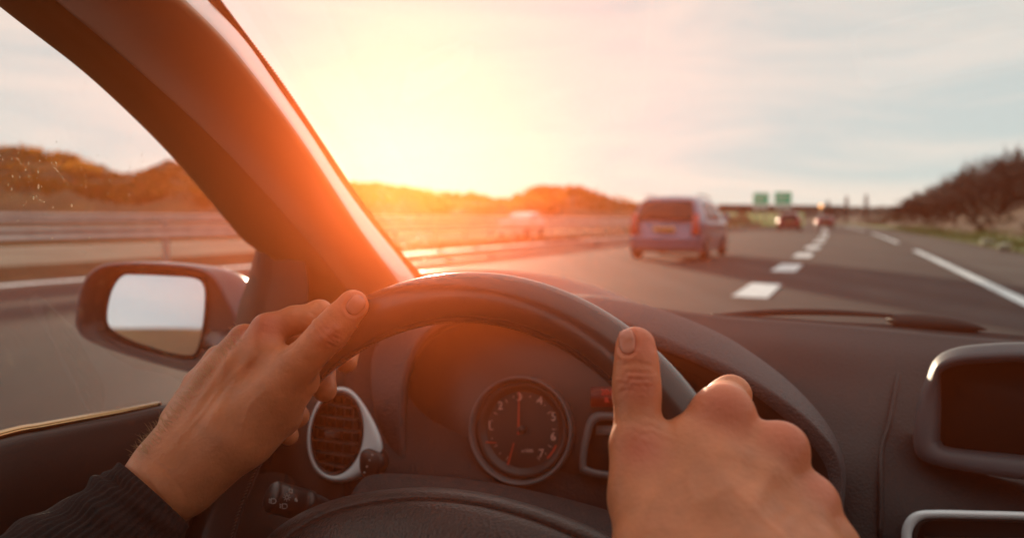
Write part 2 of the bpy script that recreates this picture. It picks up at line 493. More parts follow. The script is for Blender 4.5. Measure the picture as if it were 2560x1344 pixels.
# ---- bare trees on the bank
m_bark = mat('bark', (.045, .028, .018), .9, bump=.6, bscale=20, bdist=.02)
m_twig = mat('winter_twigs', (.040, .032, .026), .9, vcol=(.07, .050, .036), vscale=2)
def tree(name, base, h, crown_r, label, cat='tree', seed=0, dens=1.0, conifer=False, group=None):
    rnd = random.Random(seed)
    root = empty(name, base, label, cat, group)
    tb, cb = MB(), MB()
    base = Vector(base)
    if conifer:
        tb.tube([base, base+Vector((0, 0, h*.95))], [h*.03, h*.006], 6)
        for k in range(int(260*dens)):
            t = rnd.random()**.8; z = h*(.12+.88*t); r = crown_r*(1-t)*rnd.uniform(.3, 1)+.05; a = rnd.uniform(0, 6.28)
            p = base+Vector((math.cos(a)*r, math.sin(a)*r, z)); s = h*.05
            d = Vector((math.cos(a), math.sin(a), -.3))*s; e = Vector((-math.sin(a), math.cos(a), 0))*s*.6
            cb.add(([p-d, p+e, p+d, p-e], [(0, 1, 2, 3)]))
    else:
        tips = []
        def grow(p, d, ln, r, lev):
            q = p+d*ln
            mid = p+d*ln*.5+Vector((rnd.gauss(0, ln*.05), rnd.gauss(0, ln*.05), 0))
            tb.tube([p, mid, q], [r, r*.8, r*.6], 5 if lev > 1 else 7, cap=lev < 2)
            if lev >= 4: tips.append((q, d)); return
            for k in range(3 if lev < 3 else 2):
                nd = (d+Vector((rnd.gauss(0, .55), rnd.gauss(0, .55), rnd.uniform(-.1, .45)))).normalized()
                grow(q if k else mid, nd, ln*rnd.uniform(.6, .82), r*.58, lev+1)
        grow(base-Vector((0, 0, .2)), Vector((rnd.gauss(0, .06), rnd.gauss(0, .06), 1)).normalized(), h*.20, h*.028, 0)
        for k in range(5):
            a0 = k*1.257+rnd.random()
            grow(base+Vector((0, 0, h*rnd.uniform(.02, .15))), Vector((math.cos(a0)*.8, math.sin(a0)*.8, rnd.uniform(.4, 1))).normalized(), h*.24, h*.018, 1)
        for q, d in tips:
            for k in range(int(9*dens)):
                nd = (d+Vector((rnd.gauss(0, .8), rnd.gauss(0, .8), rnd.gauss(.1, .6)))).normalized()
                st = q+d*rnd.uniform(-.4, .1)*h*.06
                e = st+nd*h*rnd.uniform(.06, .16)*crown_r
                sd_ = nd.cross(Vector((rnd.gauss(0, 1), rnd.gauss(0, 1), 1))).normalized()*h*.0045
                cb.add(([st-sd_, st+sd_, e+sd_*.4, e-sd_*.4], [(0, 1, 2, 3)]))
    tb.build('trunk', m_bark, root)
    cb.build('crown', m_twig if not conifer else m_hill2, root, smooth=False)
    return root
TR = [  # pixel x, top y, depth, seed, crown
    (2590, 318, 34, 1, 1.3, 'tallest dark bare tree at the right edge of the frame on the bank'),
    (2508, 345, 38, 2, 1.3, 'bare tree with a wide twiggy crown just left of the tallest one'),
    (2446, 352, 42, 3, 1.2, 'round brown bare tree on the bank above the slope scrub'),
    (2395, 425, 47, 4, 1.2, 'low brown bare tree where the wood on the bank begins to drop'),
    (2350, 447, 54, 5, 1.3, 'short bushy bare tree third from the left end of the wood'),
    (2315, 462, 60, 6, 1.3, 'dense short bare tree second from the left end of the wood'),
    (2288, 480, 68, 7, 1.3, 'small bare tree ending the wood beside the open sky'),
    (2640, 330, 32, 8, 1.3, 'big bare tree cut by the right edge of the frame'),
    (2530, 400, 44, 9, 1.3, 'dark low tree filling the gap under the tallest crowns'),
    (2470, 430, 50, 10, 1.3, 'squat tree in the shade behind the round brown tree'),
    (2255, 497, 95, 11, 1.2, 'lone thin bare tree past the end of the wood'),
]
for k, (x, y, d) in enumerate(((2600, 375, 38), (2545, 372, 41), (2415, 405, 50), (2375, 440, 56), (2335, 458, 64), (2302, 470, 72), (2475, 392, 46))):
    TR.append((x, y, d, 40+k, 1.3, ('thin tree behind the big cut-off one', 'tree with fine upright twigs behind the tallest one', 'rear tree whose crown shows over the low brown one', 'rear tree in the middle of the descending wood', 'rear tree near the low end of the wood', 'rearmost small tree at the low end of the wood', 'rear tree closing the dip between the two round crowns')[k]))
def ground_at(x, y):
    best = min(((path(s_)[0]-Vector((x, y, 0))).length, s_) for s_ in np.arange(0, 200, 2.0))
    p_, a_ = path(best[1]); u_ = (x-p_.x)*math.cos(a_)-(y-p_.y)*math.sin(a_)
    return max(0, bank_h(best[1], u_)) if u_ > 7 else 0, best[1], u_
for x, y, d, sd_, cr, lb in TR:
    top = at(x, y, d); zb = ground_at(top.x, top.y)[0]-.05
    tree('bare_tree', (top.x, top.y, zb), (top.z-zb)*1.06, cr, lb, seed=sd_, dens=(.9 if sd_ in (2, 3, 41, 46) else 2.0), group='bare trees on the right bank')
for x, y, d, sd_, lb in ((2117, 490, 150, 21, 'slim pointed tree on the horizon beside the orange lamp'), (2166, 486, 140, 22, 'taller pointed tree on the horizon to the right of its twin'), (2070, 500, 170, 23, 'rounded dark tree behind the farthest car')):
    top = at(x, y, d); tree('pointed_tree', (top.x, top.y, 0), top.z, 1.6 if sd_ < 23 else 3.5, lb, seed=sd_, conifer=True, group='trees on the horizon')

# ---- crash barrier in the median: one thing, its posts are parts
m_steel = mat('galvanised_steel', (.42, .40, .38), .38, metal=.7, vary=.12, vscale=3)
rail = empty('crash_barrier', rp_(20, -13.2), 'double beam galvanised crash barrier running along the median', 'crash barrier')
U = -13.15
def wbeam(zc, h):
    prof = [(0, -h/2), (.05, -h*.36), (.05, -h*.2), (0, -h*.06), (0, h*.06), (.05, h*.2), (.05, h*.36), (0, h/2)]
    rows = []
    for i in range(150):
        s = -70+400*(i/149)**1.4
        rows.append([rp_(s, U+a, zc+b) for a, b in prof])
    return rows
loft('beam', wbeam(1.02, .20), m_steel, rail, thick=.008, smooth=True)
loft('beam', wbeam(.70, .30), m_steel, rail, thick=.008, smooth=True)
ps = []
s = -14.0
sp0 = 10.9
posts = [sp0+2.32*k for k in range(5, 44)]+[sp0, sp0-5, sp0-10, sp0+5.2, sp0+9.0]+[120+6*k for k in range(14)]
for s in posts[:96]:
    p = rp_(s, U-.06); a = path(s)[1]
    Mx = Matrix.Rotation(-a, 3, 'Z')
    MB().box(p+Vector((0, 0, .53)), .08, .12, 1.06, Mx).build('post', m_steel, rail, smooth=False)

# ---- overpass with its pier and the two green signs
m_dark = mat('overpass_concrete', (.05, .038, .03), .85, vary=.2)
ov = empty('overpass', at(1900, 545, 240), 'low dark overpass crossing the motorway beyond the green field', 'bridge')
a, b = at(1790, 523, 235), at(2100, 521, 260)
d = (b-a).normalized()
Mx = Matrix.Rotation(math.atan2(d.y, d.x), 3, 'Z')
MB().box((a+b)/2, (b-a).length, 6, 1.0, Mx).build('deck', m_dark, ov, smooth=False)
MB().box((a+b)/2+Vector((0, -3.1, .9)), (b-a).length, .12, .8, Mx).build('parapet', m_dark, ov, smooth=False)
for x in (1858, 1985, 2075):
    p = at(x, 545, 244)
    MB().box((p.x, p.y, 2.2), 2.6, 2.2, 4.4, Mx).build('pier', m_dark, ov, smooth=False)
m_sign = mat('green_sign', (.015, .55, .34), .4)
m_signw = mat('sign_white', (.55, .62, .62), .4)
m_signt = mat('sign_text', (.75, .78, .74), .5)
def sign(x0, x1, y0, y1, d, label):
    a, b = at(x0, y1, d), at(x1, y0, d)
    wd, ht = b.x-a.x, b.z-a.z
    c = (a+b)/2
    r = empty('road_sign', (c.x, c.y, 0), label, 'road sign', 'green direction signs')
    MB().box(c+Vector((0, 0, ht*.14)), wd, .12, ht*.72, None).build('panel', m_sign, r, smooth=False, bevel=.05)
    MB().box(c-Vector((0, 0, ht*.36)), wd*.98, .12, ht*.26, None).build('lower_panel', m_signw, r, smooth=False, bevel=.05)
    t = MB()
    for k, (ww, xo) in enumerate(((.62, -.05), (.44, -.14))):
        t.box(c+Vector((xo*wd, -.07, ht*(.28-.22*k))), wd*ww, .02, ht*.06)
    t.build('lettering', m_signt, r, smooth=False)
    for sx in (-.3, .3):
        MB().tube([(c.x+sx*wd, c.y+.15, 0), (c.x+sx*wd, c.y+.15, c.z+ht*.4)], .12, 8).build('post', m_steel, r)
sign(1883, 1922, 482, 521, 130, 'left one of the two green road signs with a pale lower strip')
sign(1936, 1979, 480, 521, 130, 'right one of the two green road signs, the slightly larger panel')
# orange lamp on the horizon
lp = empty('traffic_beacon', at(2052, 545, 120), 'small glowing orange beacon on a pole above the farthest car', 'beacon')
p = at(2052, 515, 120)
MB().tube([(p.x, p.y, 0), (p.x, p.y, p.z-.4)], .08, 8).build('pole', m_steel, lp)
bm = bmesh.new(); bmesh.ops.create_icosphere(bm, subdivisions=2, radius=.30); bmesh.ops.translate(bm, verts=bm.verts, vec=p)
me = bpy.data.meshes.new('lamp'); bm.to_mesh(me); bm.free()
link('lamp', me, mat('beacon_glow', (.9, .4, .1), .4, emit=(1, .42, .12), estr=2.0), lp)
# pale boulders in the verge
for x, y, lb in ((2470, 615, 'pale green-grey clump of stone in the verge'), (2512, 628, 'pale rock lying nearer the road edge than its neighbour')):
    p = gp(x, y); bm = bmesh.new(); bmesh.ops.create_icosphere(bm, subdivisions=3, radius=.22)
    for v in bm.verts: v.co *= 1+fbm(v.co.x*9+x, v.co.y*9+v.co.z*7)*.5; v.co.z *= .6
    bmesh.ops.translate(bm, verts=bm.verts, vec=p+Vector((0, 0, .14)))
    me = bpy.data.meshes.new('rock'); bm.to_mesh(me); bm.free()
    tag(link('rock', me, mat('pale_rock', (.3, .3, .22), .9, vary=.2, vscale=8)), lb, 'rock', 'pale rocks in the verge')

# ================================================================== OTHER CARS
m_tyre = mat('tyre', (.02, .018, .018), .8)
m_rimm = mat('alloy', (.35, .34, .34), .35, metal=.8)
m_cglass = mat('car_window', (.015, .013, .015), .2, spec=.3)
m_tail = mat('tail_lamp', (.45, .02, .02), .2, coat=.6)
m_bump = mat('bumper_plastic', (.04, .038, .04), .5)
m_plate = mat('yellow_plate', (.75, .38, .03), .4)
m_platet = mat('plate_characters', (.03, .02, .02), .5)
def build_car(base, az, paint, label, L_=4.2, W=1.74, H=1.62, kind='mpv', group=None, lamp=m_tail, plate=m_plate):
    """rear end at the origin looking along the travel direction; x' = forward, y' = left"""
    root = empty('car', base, label, 'car', group)
    hv = Vector((math.sin(az), math.cos(az), 0)); lv = Vector((-math.cos(az), math.sin(az), 0)); B = Vector(base)
    def T(f, l, z): return B+hv*f+lv*l+Vector((0, 0, z))
    hw = W/2
    zb = .95 if kind == 'mpv' else .88
    rake = .42 if kind == 'mpv' else .95
    rz = H-.06
    def roofz(f):
        if kind == 'mpv': pts = [(0, rz-.05), (.5, rz), (1.8, rz+.03), (2.7, rz-.1), (3.35, 1.08), (4.0, .90), (L_, .70)]
        else: pts = [(0, rz-.06), (.6, rz-.03), (1.5, rz+.02), (2.2, rz-.1), (3.1, .98), (3.9, .82), (L_, .62)]
        return float(np.interp(f, [p[0] for p in pts], [p[1] for p in pts]))
    def half(f, z):          # half width at height z
        zt = roofz(f)
        endf = 1-.10*max(0, 1-f/.5)**2-.16*max(0, 1-(L_-f)/.8)**2
        if z <= .30: wv = hw*.93
        elif z <= .62: wv = hw*(.93+.07*(z-.30)/.32)
        elif z <= zb: wv = hw*(1-.025*(z-.62)/(zb-.62))
        else: wv = hw*(.975-.24*(z-zb)/max(.3, (rz-zb)))
        return wv*endf
    def sh(f, l, z):         # rear rake and bulge
        if f < 1.2:
            k = 1-f/1.2
            f = f+k*(rake*max(0, (z-zb)/(rz-zb))**1.1)+k*.10*(abs(l)/hw)**3 + k*(.05 if z < .5 else 0)
        return T(f, l, z)
    zs = [.20, .30, .46, .62, .80, zb]
    rows = []
    st = [0, .06, .2, .45, .8, 1.2, 1.7, 2.2, 2.7, 3.0, 3.35, 3.7, 4.0, L_-.08, L_]
    def ring(f):
        zt = roofz(f); pts = []
        zz = [min(z, zt-.06) for z in zs]
        up = [zb+(zt-zb)*t for t in (.35, .7, .9)] if zt > zb+.15 else [zt-.05, zt-.03, zt-.015]
        prof = [(half(f, z), z) for z in zz]+[(half(f, z)*(1 if i < 2 else .955), z) for i, z in enumerate(up)]
        wt = prof[-1][0]
        prof += [(wt*.82, zt), (wt*.4, zt+.02), (0, zt+.025)]
        left = prof; right = [(-a, b) for a, b in prof[-2::-1]]
        return [sh(f, a, b) for a, b in [(0, .2)]+left+right]
    rings = [ring(f) for f in st]
    m = len(rings[0]); vs = [p for r in rings for p in r]; fs = []
    for i in range(len(rings)-1):
        for j in range(m):
            k = (j+1) % m; fs.append((i*m+j, i*m+k, (i+1)*m+k, (i+1)*m+j))
    fs.append(tuple(range(m))[::-1]); fs.append(tuple((len(rings)-1)*m+j for j in range(m)))
    o = mesh('body', vs, fs, paint, root)
    bm = bmesh.new(); bm.from_mesh(o.data); bmesh.ops.recalc_face_normals(bm, faces=bm.faces); bm.to_mesh(o.data); bm.free()
    o.modifiers.new('b', 'BEVEL').width = .03
    def patch(name, mt, fl, zl, off=-.012, n=9, rows_=6, par=root):
        # rear patch: fl(t) half width at height fraction
        rr = []
        for i in range(rows_):
            z = zl[0]+(zl[1]-zl[0])*i/(rows_-1); hwid = fl(i/(rows_-1))
            l0, l1 = hwid if isinstance(hwid, tuple) else (-hwid, hwid)
            rr.append([sh(0, l0+(l1-l0)*j/(n-1), z)+hv*off for j in range(n)])
        return loft(name, rr, mt, par, thick=.01, offset=0)
    rw = patch('rear_window', m_cglass, lambda t: hw*(.80-.16*t), (zb+.05, rz-.10))
    bp = patch('bumper', paint if kind == 'mpv' else m_bump, lambda t: hw*.90, (.30, .56), -.07)
    patch('bumper_lower', m_bump, lambda t: hw*.84, (.20, .31), -.05)
    for sgn in (-1, 1):
        lo, hi = hw*.70, hw*.905
        patch('tail_lamp', lamp, lambda t: (sgn*lo+sgn*.02*t, sgn*(hi-.03*t)), (.62, zb+(.18 if kind == 'mpv' else .02)), -.03, n=4)
    pl = patch('number_plate', plate, lambda t: .26, (.70, .80) if kind == 'mpv' else (.62, .72), -.035, rows_=3)
    t = MB()
    for k in range(7):
        c = sh(0, -.18+.06*k, .75 if kind == 'mpv' else .67)-hv*.045
        t.box(c, .035, .006, .06, Matrix.Rotation(-az, 3, 'Z'))
    t.build('characters', m_platet, pl, smooth=False)
    if kind == 'mpv':
        patch('badge_strip', m_rimm, lambda t: .30, (.86, .885), -.03, rows_=2)
        MB().tube([sh(0, 0, zb+.02)-hv*.04, sh(0, .2, zb+.16)-hv*.05, sh(0, .45, zb+.2)-hv*.04], .012, 6).build('rear_wiper', m_tyre, root)
        for sgn in (-1, 1):
            MB().tube([sh(f, sgn*hw*.70, roofz(f)+.05) for f in (.4, .9, 1.5, 2.1, 2.5)], .018, 6).build('roof_rail', m_rimm, root)
    for sgn in (-1, 1):
        f0, f1 = (.62, 2.75) if kind == 'mpv' else (.9, 2.5)
        segs = [(f0, 1.30), (1.36, 2.02), (2.08, f1)] if kind == 'mpv' else [(f0+.2, 1.6), (1.66, f1)]
        for a_, b_ in segs:
            rr = []
            for i in range(4):
                z = zb+.04+(rz-.14-zb-.04)*i/3
                fa = a_+(.28*(i/3) if a_ == f0 else 0); fb = min(b_, 2.6+.5*(1-i/3))
                rr.append([T(fa+(fb-fa)*j/4, sgn*(half(1.5, z)+.006), z) for j in range(5)])
            loft('side_window', rr, m_cglass, root, thick=.008, offset=0)
        c = T(2.75, sgn*(hw+.09), zb+.12)
        bm = bmesh.new(); bmesh.ops.create_uvsphere(bm, u_segments=12, v_segments=8, radius=1)
        for v in bm.verts: v.co = c+lv*v.co.x*.11+hv*v.co.y*.06+Vector((0, 0, v.co.z*.08))
        me = bpy.data.meshes.new('wing_mirror'); bm.to_mesh(me); bm.free(); link('wing_mirror', me, paint, root)
        for f in (.75, L_-.85):
            tv = MB(); R = .31
            prof = [(-.10, R*.62), (-.10, R*.93), (-.07, R), (.07, R), (.10, R*.93), (.10, R*.62)]
            n = 28; vs, fs = [], []
            for i in range(n):
                an = 2*math.pi*i/n
                for (o_, r_) in prof:
                    vs.append(T(f+math.cos(an)*r_, sgn*(hw-.09)+o_, R+math.sin(an)*r_))
            q = len(prof)
            for i in range(n):
                for j in range(q):
                    fs.append((i*q+j, i*q+(j+1) % q, ((i+1) % n)*q+(j+1) % q, ((i+1) % n)*q+j))
            ty = mesh('wheel', vs, fs, m_tyre, root)
            rm = MB()
            c = T(f, sgn*(hw-.02), R)
            for k in range(5):
                an = k*1.2566
                e = c+hv*math.cos(an)*R*.6+Vector((0, 0, math.sin(an)*R*.6))
                rm.tube([c, e], [.04, .03], 6)
            rm.tube([T(f+math.cos(a2)*R*.6, sgn*(hw-.02), R+math.sin(a2)*R*.6) for a2 in np.linspace(0, 6.283, 25)], .02, 6)
            rm.build('rim', m_rimm, ty)
    return root
p1 = gp(1672, 652)
build_car(Vector((p1.x-.1, p1.y+.15, 0)), RA-rad(.4), mat('blue_grey_paint', (.09, .14, .25), .30, metal=.4, coat=.7), 'blue-grey people carrier with orange number plate in the lane ahead', W=1.88, H=1.62, kind='mpv')
p2 = gp(1971, 577)
build_car((p2.x, p2.y, 0), RA-rad(2.2), mat('dark_red_paint', (.22, .015, .012), .3, metal=.2, coat=.7), 'dark red hatchback driving ahead left of the dashed line', W=1.95, H=1.62, kind='mpv', group='red cars ahead')
p3 = gp(2062, 571)
build_car((p3.x, p3.y, 0), RA-rad(2.6), mat('bright_red_paint', (.40, .03, .04), .3, metal=.2, coat=.7), 'farthest red car ahead under the orange beacon', W=1.9, H=1.4, kind='saloon', group='red cars ahead')
p4 = rp_(39.0, -16.4)
build_car(p4, RA+rad(174), mat('silver_white_paint', (.80, .78, .80), .25, metal=.3, coat=.8), 'pale silver car coming the other way behind the crash barrier', W=1.75, H=1.46, kind='saloon')

# ================================================================== OUR CAR
car = empty('car', (0, 0.6, 0), 'car we ride in, dark grained dashboard, wide windscreen and blue door mirror', 'car')
HA = rad(27.0)
hf = Vector((math.sin(HA), math.cos(HA), 0)); hr = Vector((math.cos(HA), -math.sin(HA), 0)); UP = Vector((0, 0, 1))
def nrm(az, tilt):     # normal towards the driver of a plane facing back along heading az
    return (-Vector((math.sin(az), math.cos(az), 0))*math.cos(tilt)+UP*math.sin(tilt)).normalized()

# ---- A pillar
K = 26
c0 = spl([(-260, -190, .34), (0, 18, .42), (100, 95, .46), (200, 172, .50), (300, 262, .55), (395, 355, .61), (480, 448, .67), (560, 545, .73), (612, 605, .77), (645, 628, .79), (690, 700, .80), (700, 790, .80)], K)
c1 = spl([(-60, -190, .33), (128, -5, .40), (225, 75, .44), (330, 165, .48), (440, 262, .53), (550, 365, .58), (650, 470, .64), (740, 570, .70), (800, 640, .75), (840, 690, .78), (870, 730, .80), (880, 800, .81)], K)
cm_ = spl([(60, -190, .315), (250, -5, .375), (350, 85, .415), (455, 190, .455), (560, 295, .505), (665, 410, .56), (765, 530, .625), (850, 640, .69), (905, 710, .735), (940, 760, .77), (960, 790, .79), (965, 830, .81)], K)
c2 = spl([(260, -190, .33), (462, 0, .39), (560, 95, .43), (650, 205, .475), (735, 320, .525), (815, 440, .585), (890, 560, .65), (955, 650, .71), (992, 700, .755), (1015, 740, .79), (1030, 770, .81), (1035, 830, .82)], K)
c3 = spl([(330, -190, .41), (520, 0, .47), (615, 100, .51), (695, 215, .555), (775, 330, .605), (850, 448, .665), (925, 550, .73), (990, 630, .79), (1036, 690, .84), (1060, 730, .86), (1070, 770, .87), (1070, 830, .88)], K)
rows = []
for i in range(K):
    A, B_, Mi, D_, E_ = (at(*c[i]) for c in (c0, c1, cm_, c2, c3))
    ax = (E_-B_); back = (D_-EYE).normalized()*.03
    r = [B_+back*.8, B_+back*.2, B_, B_.lerp(Mi, .5)-back*.05, Mi, Mi.lerp(D_, .5)-back*.12, Mi.lerp(D_, .85)-back*.03, D_+back*.06, D_.lerp(E_, .5)+back*.12, E_, E_+back*.4, E_+back*1.2]
    rows.append(r)
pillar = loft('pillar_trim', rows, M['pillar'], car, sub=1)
pillar.data.materials.append(mat('pillar_sheen_stripe', (.85, .76, .74), .28, coat=.5, bump=.1, bscale=400))  # sky sheen along the pillar, painted as a paler base colour
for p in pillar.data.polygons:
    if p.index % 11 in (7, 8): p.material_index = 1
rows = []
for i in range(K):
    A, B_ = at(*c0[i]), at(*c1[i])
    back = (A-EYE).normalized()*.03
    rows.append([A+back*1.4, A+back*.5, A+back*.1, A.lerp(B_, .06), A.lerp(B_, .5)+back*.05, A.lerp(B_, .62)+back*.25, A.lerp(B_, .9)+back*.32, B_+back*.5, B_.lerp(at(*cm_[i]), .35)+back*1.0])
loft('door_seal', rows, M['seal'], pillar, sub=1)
# frit: black ceramic edge of the windscreen with its row of teeth
fr0 = spl([(520, 0), (615, 100), (695, 215), (775, 330), (850, 448), (925, 550), (990, 630), (1036, 690)], 300)
fr1 = spl([(546, 0), (600, 72), (702, 208), (800, 352), (893, 490), (985, 612), (1062, 698), (1100, 740)], 300)
# windscreen plane
WP = at(1058, 700, .90); WT = at(546, 0, .50); WR = at(2560, 852, .80)
wn = (WT-WP).cross(WR-WP).normalized()
if wn.dot(EYE-WP) < 0: wn = -wn
vs, fs = [], []
for i in range(300):
    t = 6/1700*.7*(.5 if i % 2 else -.5)
    a = onplane(fr0[i][0]-30, fr0[i][1]-4, WP, wn); b = onplane(*fr1[i], WP, wn)
    b = b+(b-a).normalized()*(.0012 if i % 2 else -.0008)
    vs += [a-wn*.002, b-wn*.002]
fs = [(2*i, 2*i+1, 2*i+3, 2*i+2) for i in range(299)]
fr = mesh('screen_border', vs, fs, mat('ceramic_border', (.05, .025, .015), .45), pillar, smooth=False)

# ---- unseen roof lining, added to shade the dash, cut short for rear fill
rows = []
for t in np.linspace(0, 1, 14):
    row = []
    for v in np.linspace(-1, 1, 14):
        c = Vector((0, 0, CAMZ+.30+.05*math.sin(math.pi*min(1, t*1.2))-.10*abs(v)**3)) - hf*(1.0*t-.12)+hr*(.15+.72*v)
        row.append(c)
    rows.append(row)
loft('shade_headliner', rows, mat('shade_headliner_cloth', (.30, .27, .24), .9, bump=.3, bscale=300), car, thick=.02)
# ---- windscreen pane and door window
g_ws = glassy('windscreen_glass', .045, film=.008, base_film=.001, scale=14, lo=.5, hi=.75, fcol=(1, .86, .66))
rows = []
for i in range(12):
    row = []
    for j in range(14):
        a = at(350, -260, .40).lerp(at(3300, -260, .46), j/13); b = at(1040, 712, .90).lerp(at(3300, 905, .72), j/13)
        p = a.lerp(b, i/11)
        q = p-wn*((p-WP).dot(wn))
        row.append(q)
    rows.append(row)
ws = loft('windscreen', rows, g_ws, car)
g_dw = glassy('door_glass', .04, film=.03, base_film=.003, scale=60, lo=.55, hi=.7, fcol=(1, .82, .5))

# dried drops and a wiped smear on the glass
m_dirt = glassy('dried_dirt', .02, film=.35, base_film=.12, scale=200, lo=.4, hi=.6, fcol=(1, .85, .6))
m_smear = glassy('smear', .03, film=.30, base_film=.0, scale=110, lo=.48, hi=.66, fcol=(1, .9, .7))
rnd = random.Random(5)
dn = (at(0, 700, .46)-at(500, 650, .72)).cross(UP).normalized()
DP = at(300, 550, .60)
mb = MB()
for k in range(150):
    px, py = (rnd.gauss(95, 80), rnd.gauss(440, 45)) if k < 60 else (rnd.uniform(-50, 560), rnd.uniform(380, 640))
    c = onplane(px, py, DP, dn); r0 = abs(rnd.gauss(0, .00035))+.0002
    a = dn.cross(UP).normalized(); b = a.cross(dn)
    k2 = rnd.uniform(1, 2.2)
    vs_ = [c+a*math.cos(q*math.pi/4)*r0+b*math.sin(q*math.pi/4)*r0*k2 for q in range(8)]
    mb.add((vs_, [tuple(range(8))]))
for x0, y0, x1, y1 in ((128, 405, 172, 465), (42, 395, 55, 412), (100, 498, 108, 505)):
    for q in range(9):
        t = q/9
        c = onplane(x0+(x1-x0)*t+rnd.gauss(0, 2), y0+(y1-y0)*t, DP, dn); c2_ = onplane(x0+(x1-x0)*(t+.08), y0+(y1-y0)*(t+.08), DP, dn)
        sd2 = (c2_-c).cross(dn).normalized()*.0004
        mb.add(([c-sd2, c2_-sd2, c2_+sd2, c+sd2], [(0, 1, 2, 3)]))
dirt_side = mb
smr = MB()
sp = spl([(962, 470), (1000, 500), (1030, 545), (1060, 590), (1075, 640), (1070, 672)], 40)
for off, wd in ((0, 5), (-14, 9), (-34, 14), (-58, 12)):
    pts = []
    for i, p in enumerate(sp):
        w_ = wd*math.sin(math.pi*(i+.5)/40)
        pts.append((onplane(p[0]+off-w_, p[1], WP-wn*.0015, wn), onplane(p[0]+off+w_, p[1]+4, WP-wn*.0015, wn)))
    for a, b in zip(pts[:-1], pts[1:]): smr.add(([a[0], a[1], b[1], b[0]], [(0, 1, 2, 3)]))
smr.build('smear', m_smear, ws, smooth=False)
# ---- dashboard top
D0 = [(880, 800, .86), (960, 745, .88), (1060, 716, .90), (1300, 722, .90), (1500, 750, .89), (1800, 788, .87), (2000, 802, .85), (2230, 822, .83), (2400, 838, .81), (2560, 851, .80), (2900, 880, .76), (3300, 910, .72)]
D1 = [(870, 850, .80), (950, 800, .82), (1060, 790, .83), (1300, 800, .83), (1500, 810, .82), (1800, 850, .80), (2000, 862, .78), (2225, 885, .765), (2400, 905, .75), (2560, 915, .74), (2900, 940, .70), (3300, 980, .66)]
D2 = [(865, 930, .75), (950, 900, .76), (1060, 900, .78), (1300, 900, .78), (1500, 900, .77), (1800, 930, .75), (2040, 950, .73), (2238, 965, .715), (2400, 1000, .71), (2560, 1010, .70), (2900, 1040, .66), (3300, 1080, .62)]
D3 = [(860, 1040, .71), (950, 1040, .72), (1060, 1040, .74), (1300, 1040, .74), (1500, 1040, .73), (1800, 1040, .71), (2090, 1060, .67), (2222, 1060, .665), (2400, 1110, .67), (2560, 1120, .66), (2900, 1150, .62), (3300, 1190, .58)]
D4 = [(860, 1170, .69), (950, 1180, .69), (1060, 1190, .69), (1300, 1200, .69), (1500, 1200, .68), (1800, 1200, .66), (2110, 1180, .62), (2205, 1180, .615), (2400, 1220, .61), (2560, 1230, .60), (2900, 1260, .57), (3300, 1300, .53)]
D5 = [(850, 1320, .68), (950, 1330, .68), (1060, 1340, .68), (1300, 1350, .68), (1500, 1350, .67), (1800, 1350, .65), (2090, 1340, .60), (2200, 1340, .59), (2400, 1360, .575), (2560, 1370, .57), (2900, 1400, .54), (3300, 1440, .50)]
D6 = [(x, y+260, d-.03) for x, y, d in D5]
ctrl = [D0, D1, D2, D3, D4, D5, D6]
cols = [spl(Dn, 64) for Dn in ctrl]
rows = [[] for _ in range(40)]
for j in range(64):
    colp = spl([tuple(cols[k][j]) for k in range(7)], 40)
    for i in range(40): rows[i].append(at(*colp[i]))
front = [[p+Vector((0, .01, -.25)) for p in rows[0]]]
dash = loft('dashboard', front+rows, M['plastic'], car)
# raised seam between the top roll and the centre stack
seam = pc([(2243, 850, .806), (2248, 900, .765), (2240, 965, .712), (2222, 1060, .662), (2205, 1120, .636), (2203, 1200, .607), (2200, 1340, .588)], 40)
tube('seam', seam, .0022, M['plastic'], dash, 8)

# ---- instrument hood (visor): exterior sheet, lip, dark throat
O_ = [(905, 1190, .74), (893, 1050, .75), (905, 920, .77), (960, 815, .79), (1060, 745, .80), (1200, 722, .79), (1395, 725, .765), (1500, 728, .745), (1650, 758, .72), (1800, 815, .69), (1900, 878, .665), (2000, 962, .64), (2080, 1062, .615), (2116, 1160, .595), (2112, 1260, .585), (2090, 1400, .57)]
Lp = [(1012, 1190, .70), (1000, 1050, .70), (1010, 930, .705), (1050, 840, .71), (1130, 792, .71), (1250, 768, .70), (1400, 768, .675), (1480, 782, .66), (1563, 806, .645), (1700, 862, .62), (1819, 914, .60), (1939, 985, .58), (2035, 1062, .565), (2098, 1150, .555), (2100, 1260, .55), (2080, 1400, .54)]
Lb = [(1022, 1190, .705), (1012, 1050, .705), (1022, 935, .71), (1062, 850, .715), (1138, 803, .715), (1255, 784, .705), (1390, 795, .68), (1460, 815, .665), (1540, 838, .65), (1628, 868, .63), (1747, 912, .61), (1880, 985, .59), (1985, 1070, .575), (2060, 1160, .565), (2070, 1260, .56), (2050, 1400, .55)]
In = [(1030, 1190, .80), (1022, 1050, .80), (1035, 940, .80), (1080, 865, .80), (1150, 820, .80), (1260, 800, .79), (1380, 810, .78), (1450, 830, .77), (1530, 860, .76), (1620, 900, .745), (1720, 950, .73), (1830, 1020, .71), (1930, 1100, .69), (2010, 1190, .67), (2030, 1270, .66), (2020, 1400, .65)]
n = 72
so_, sl, sb, si = (spl(q, n) for q in (O_, Lp, Lb, In))
rows = []
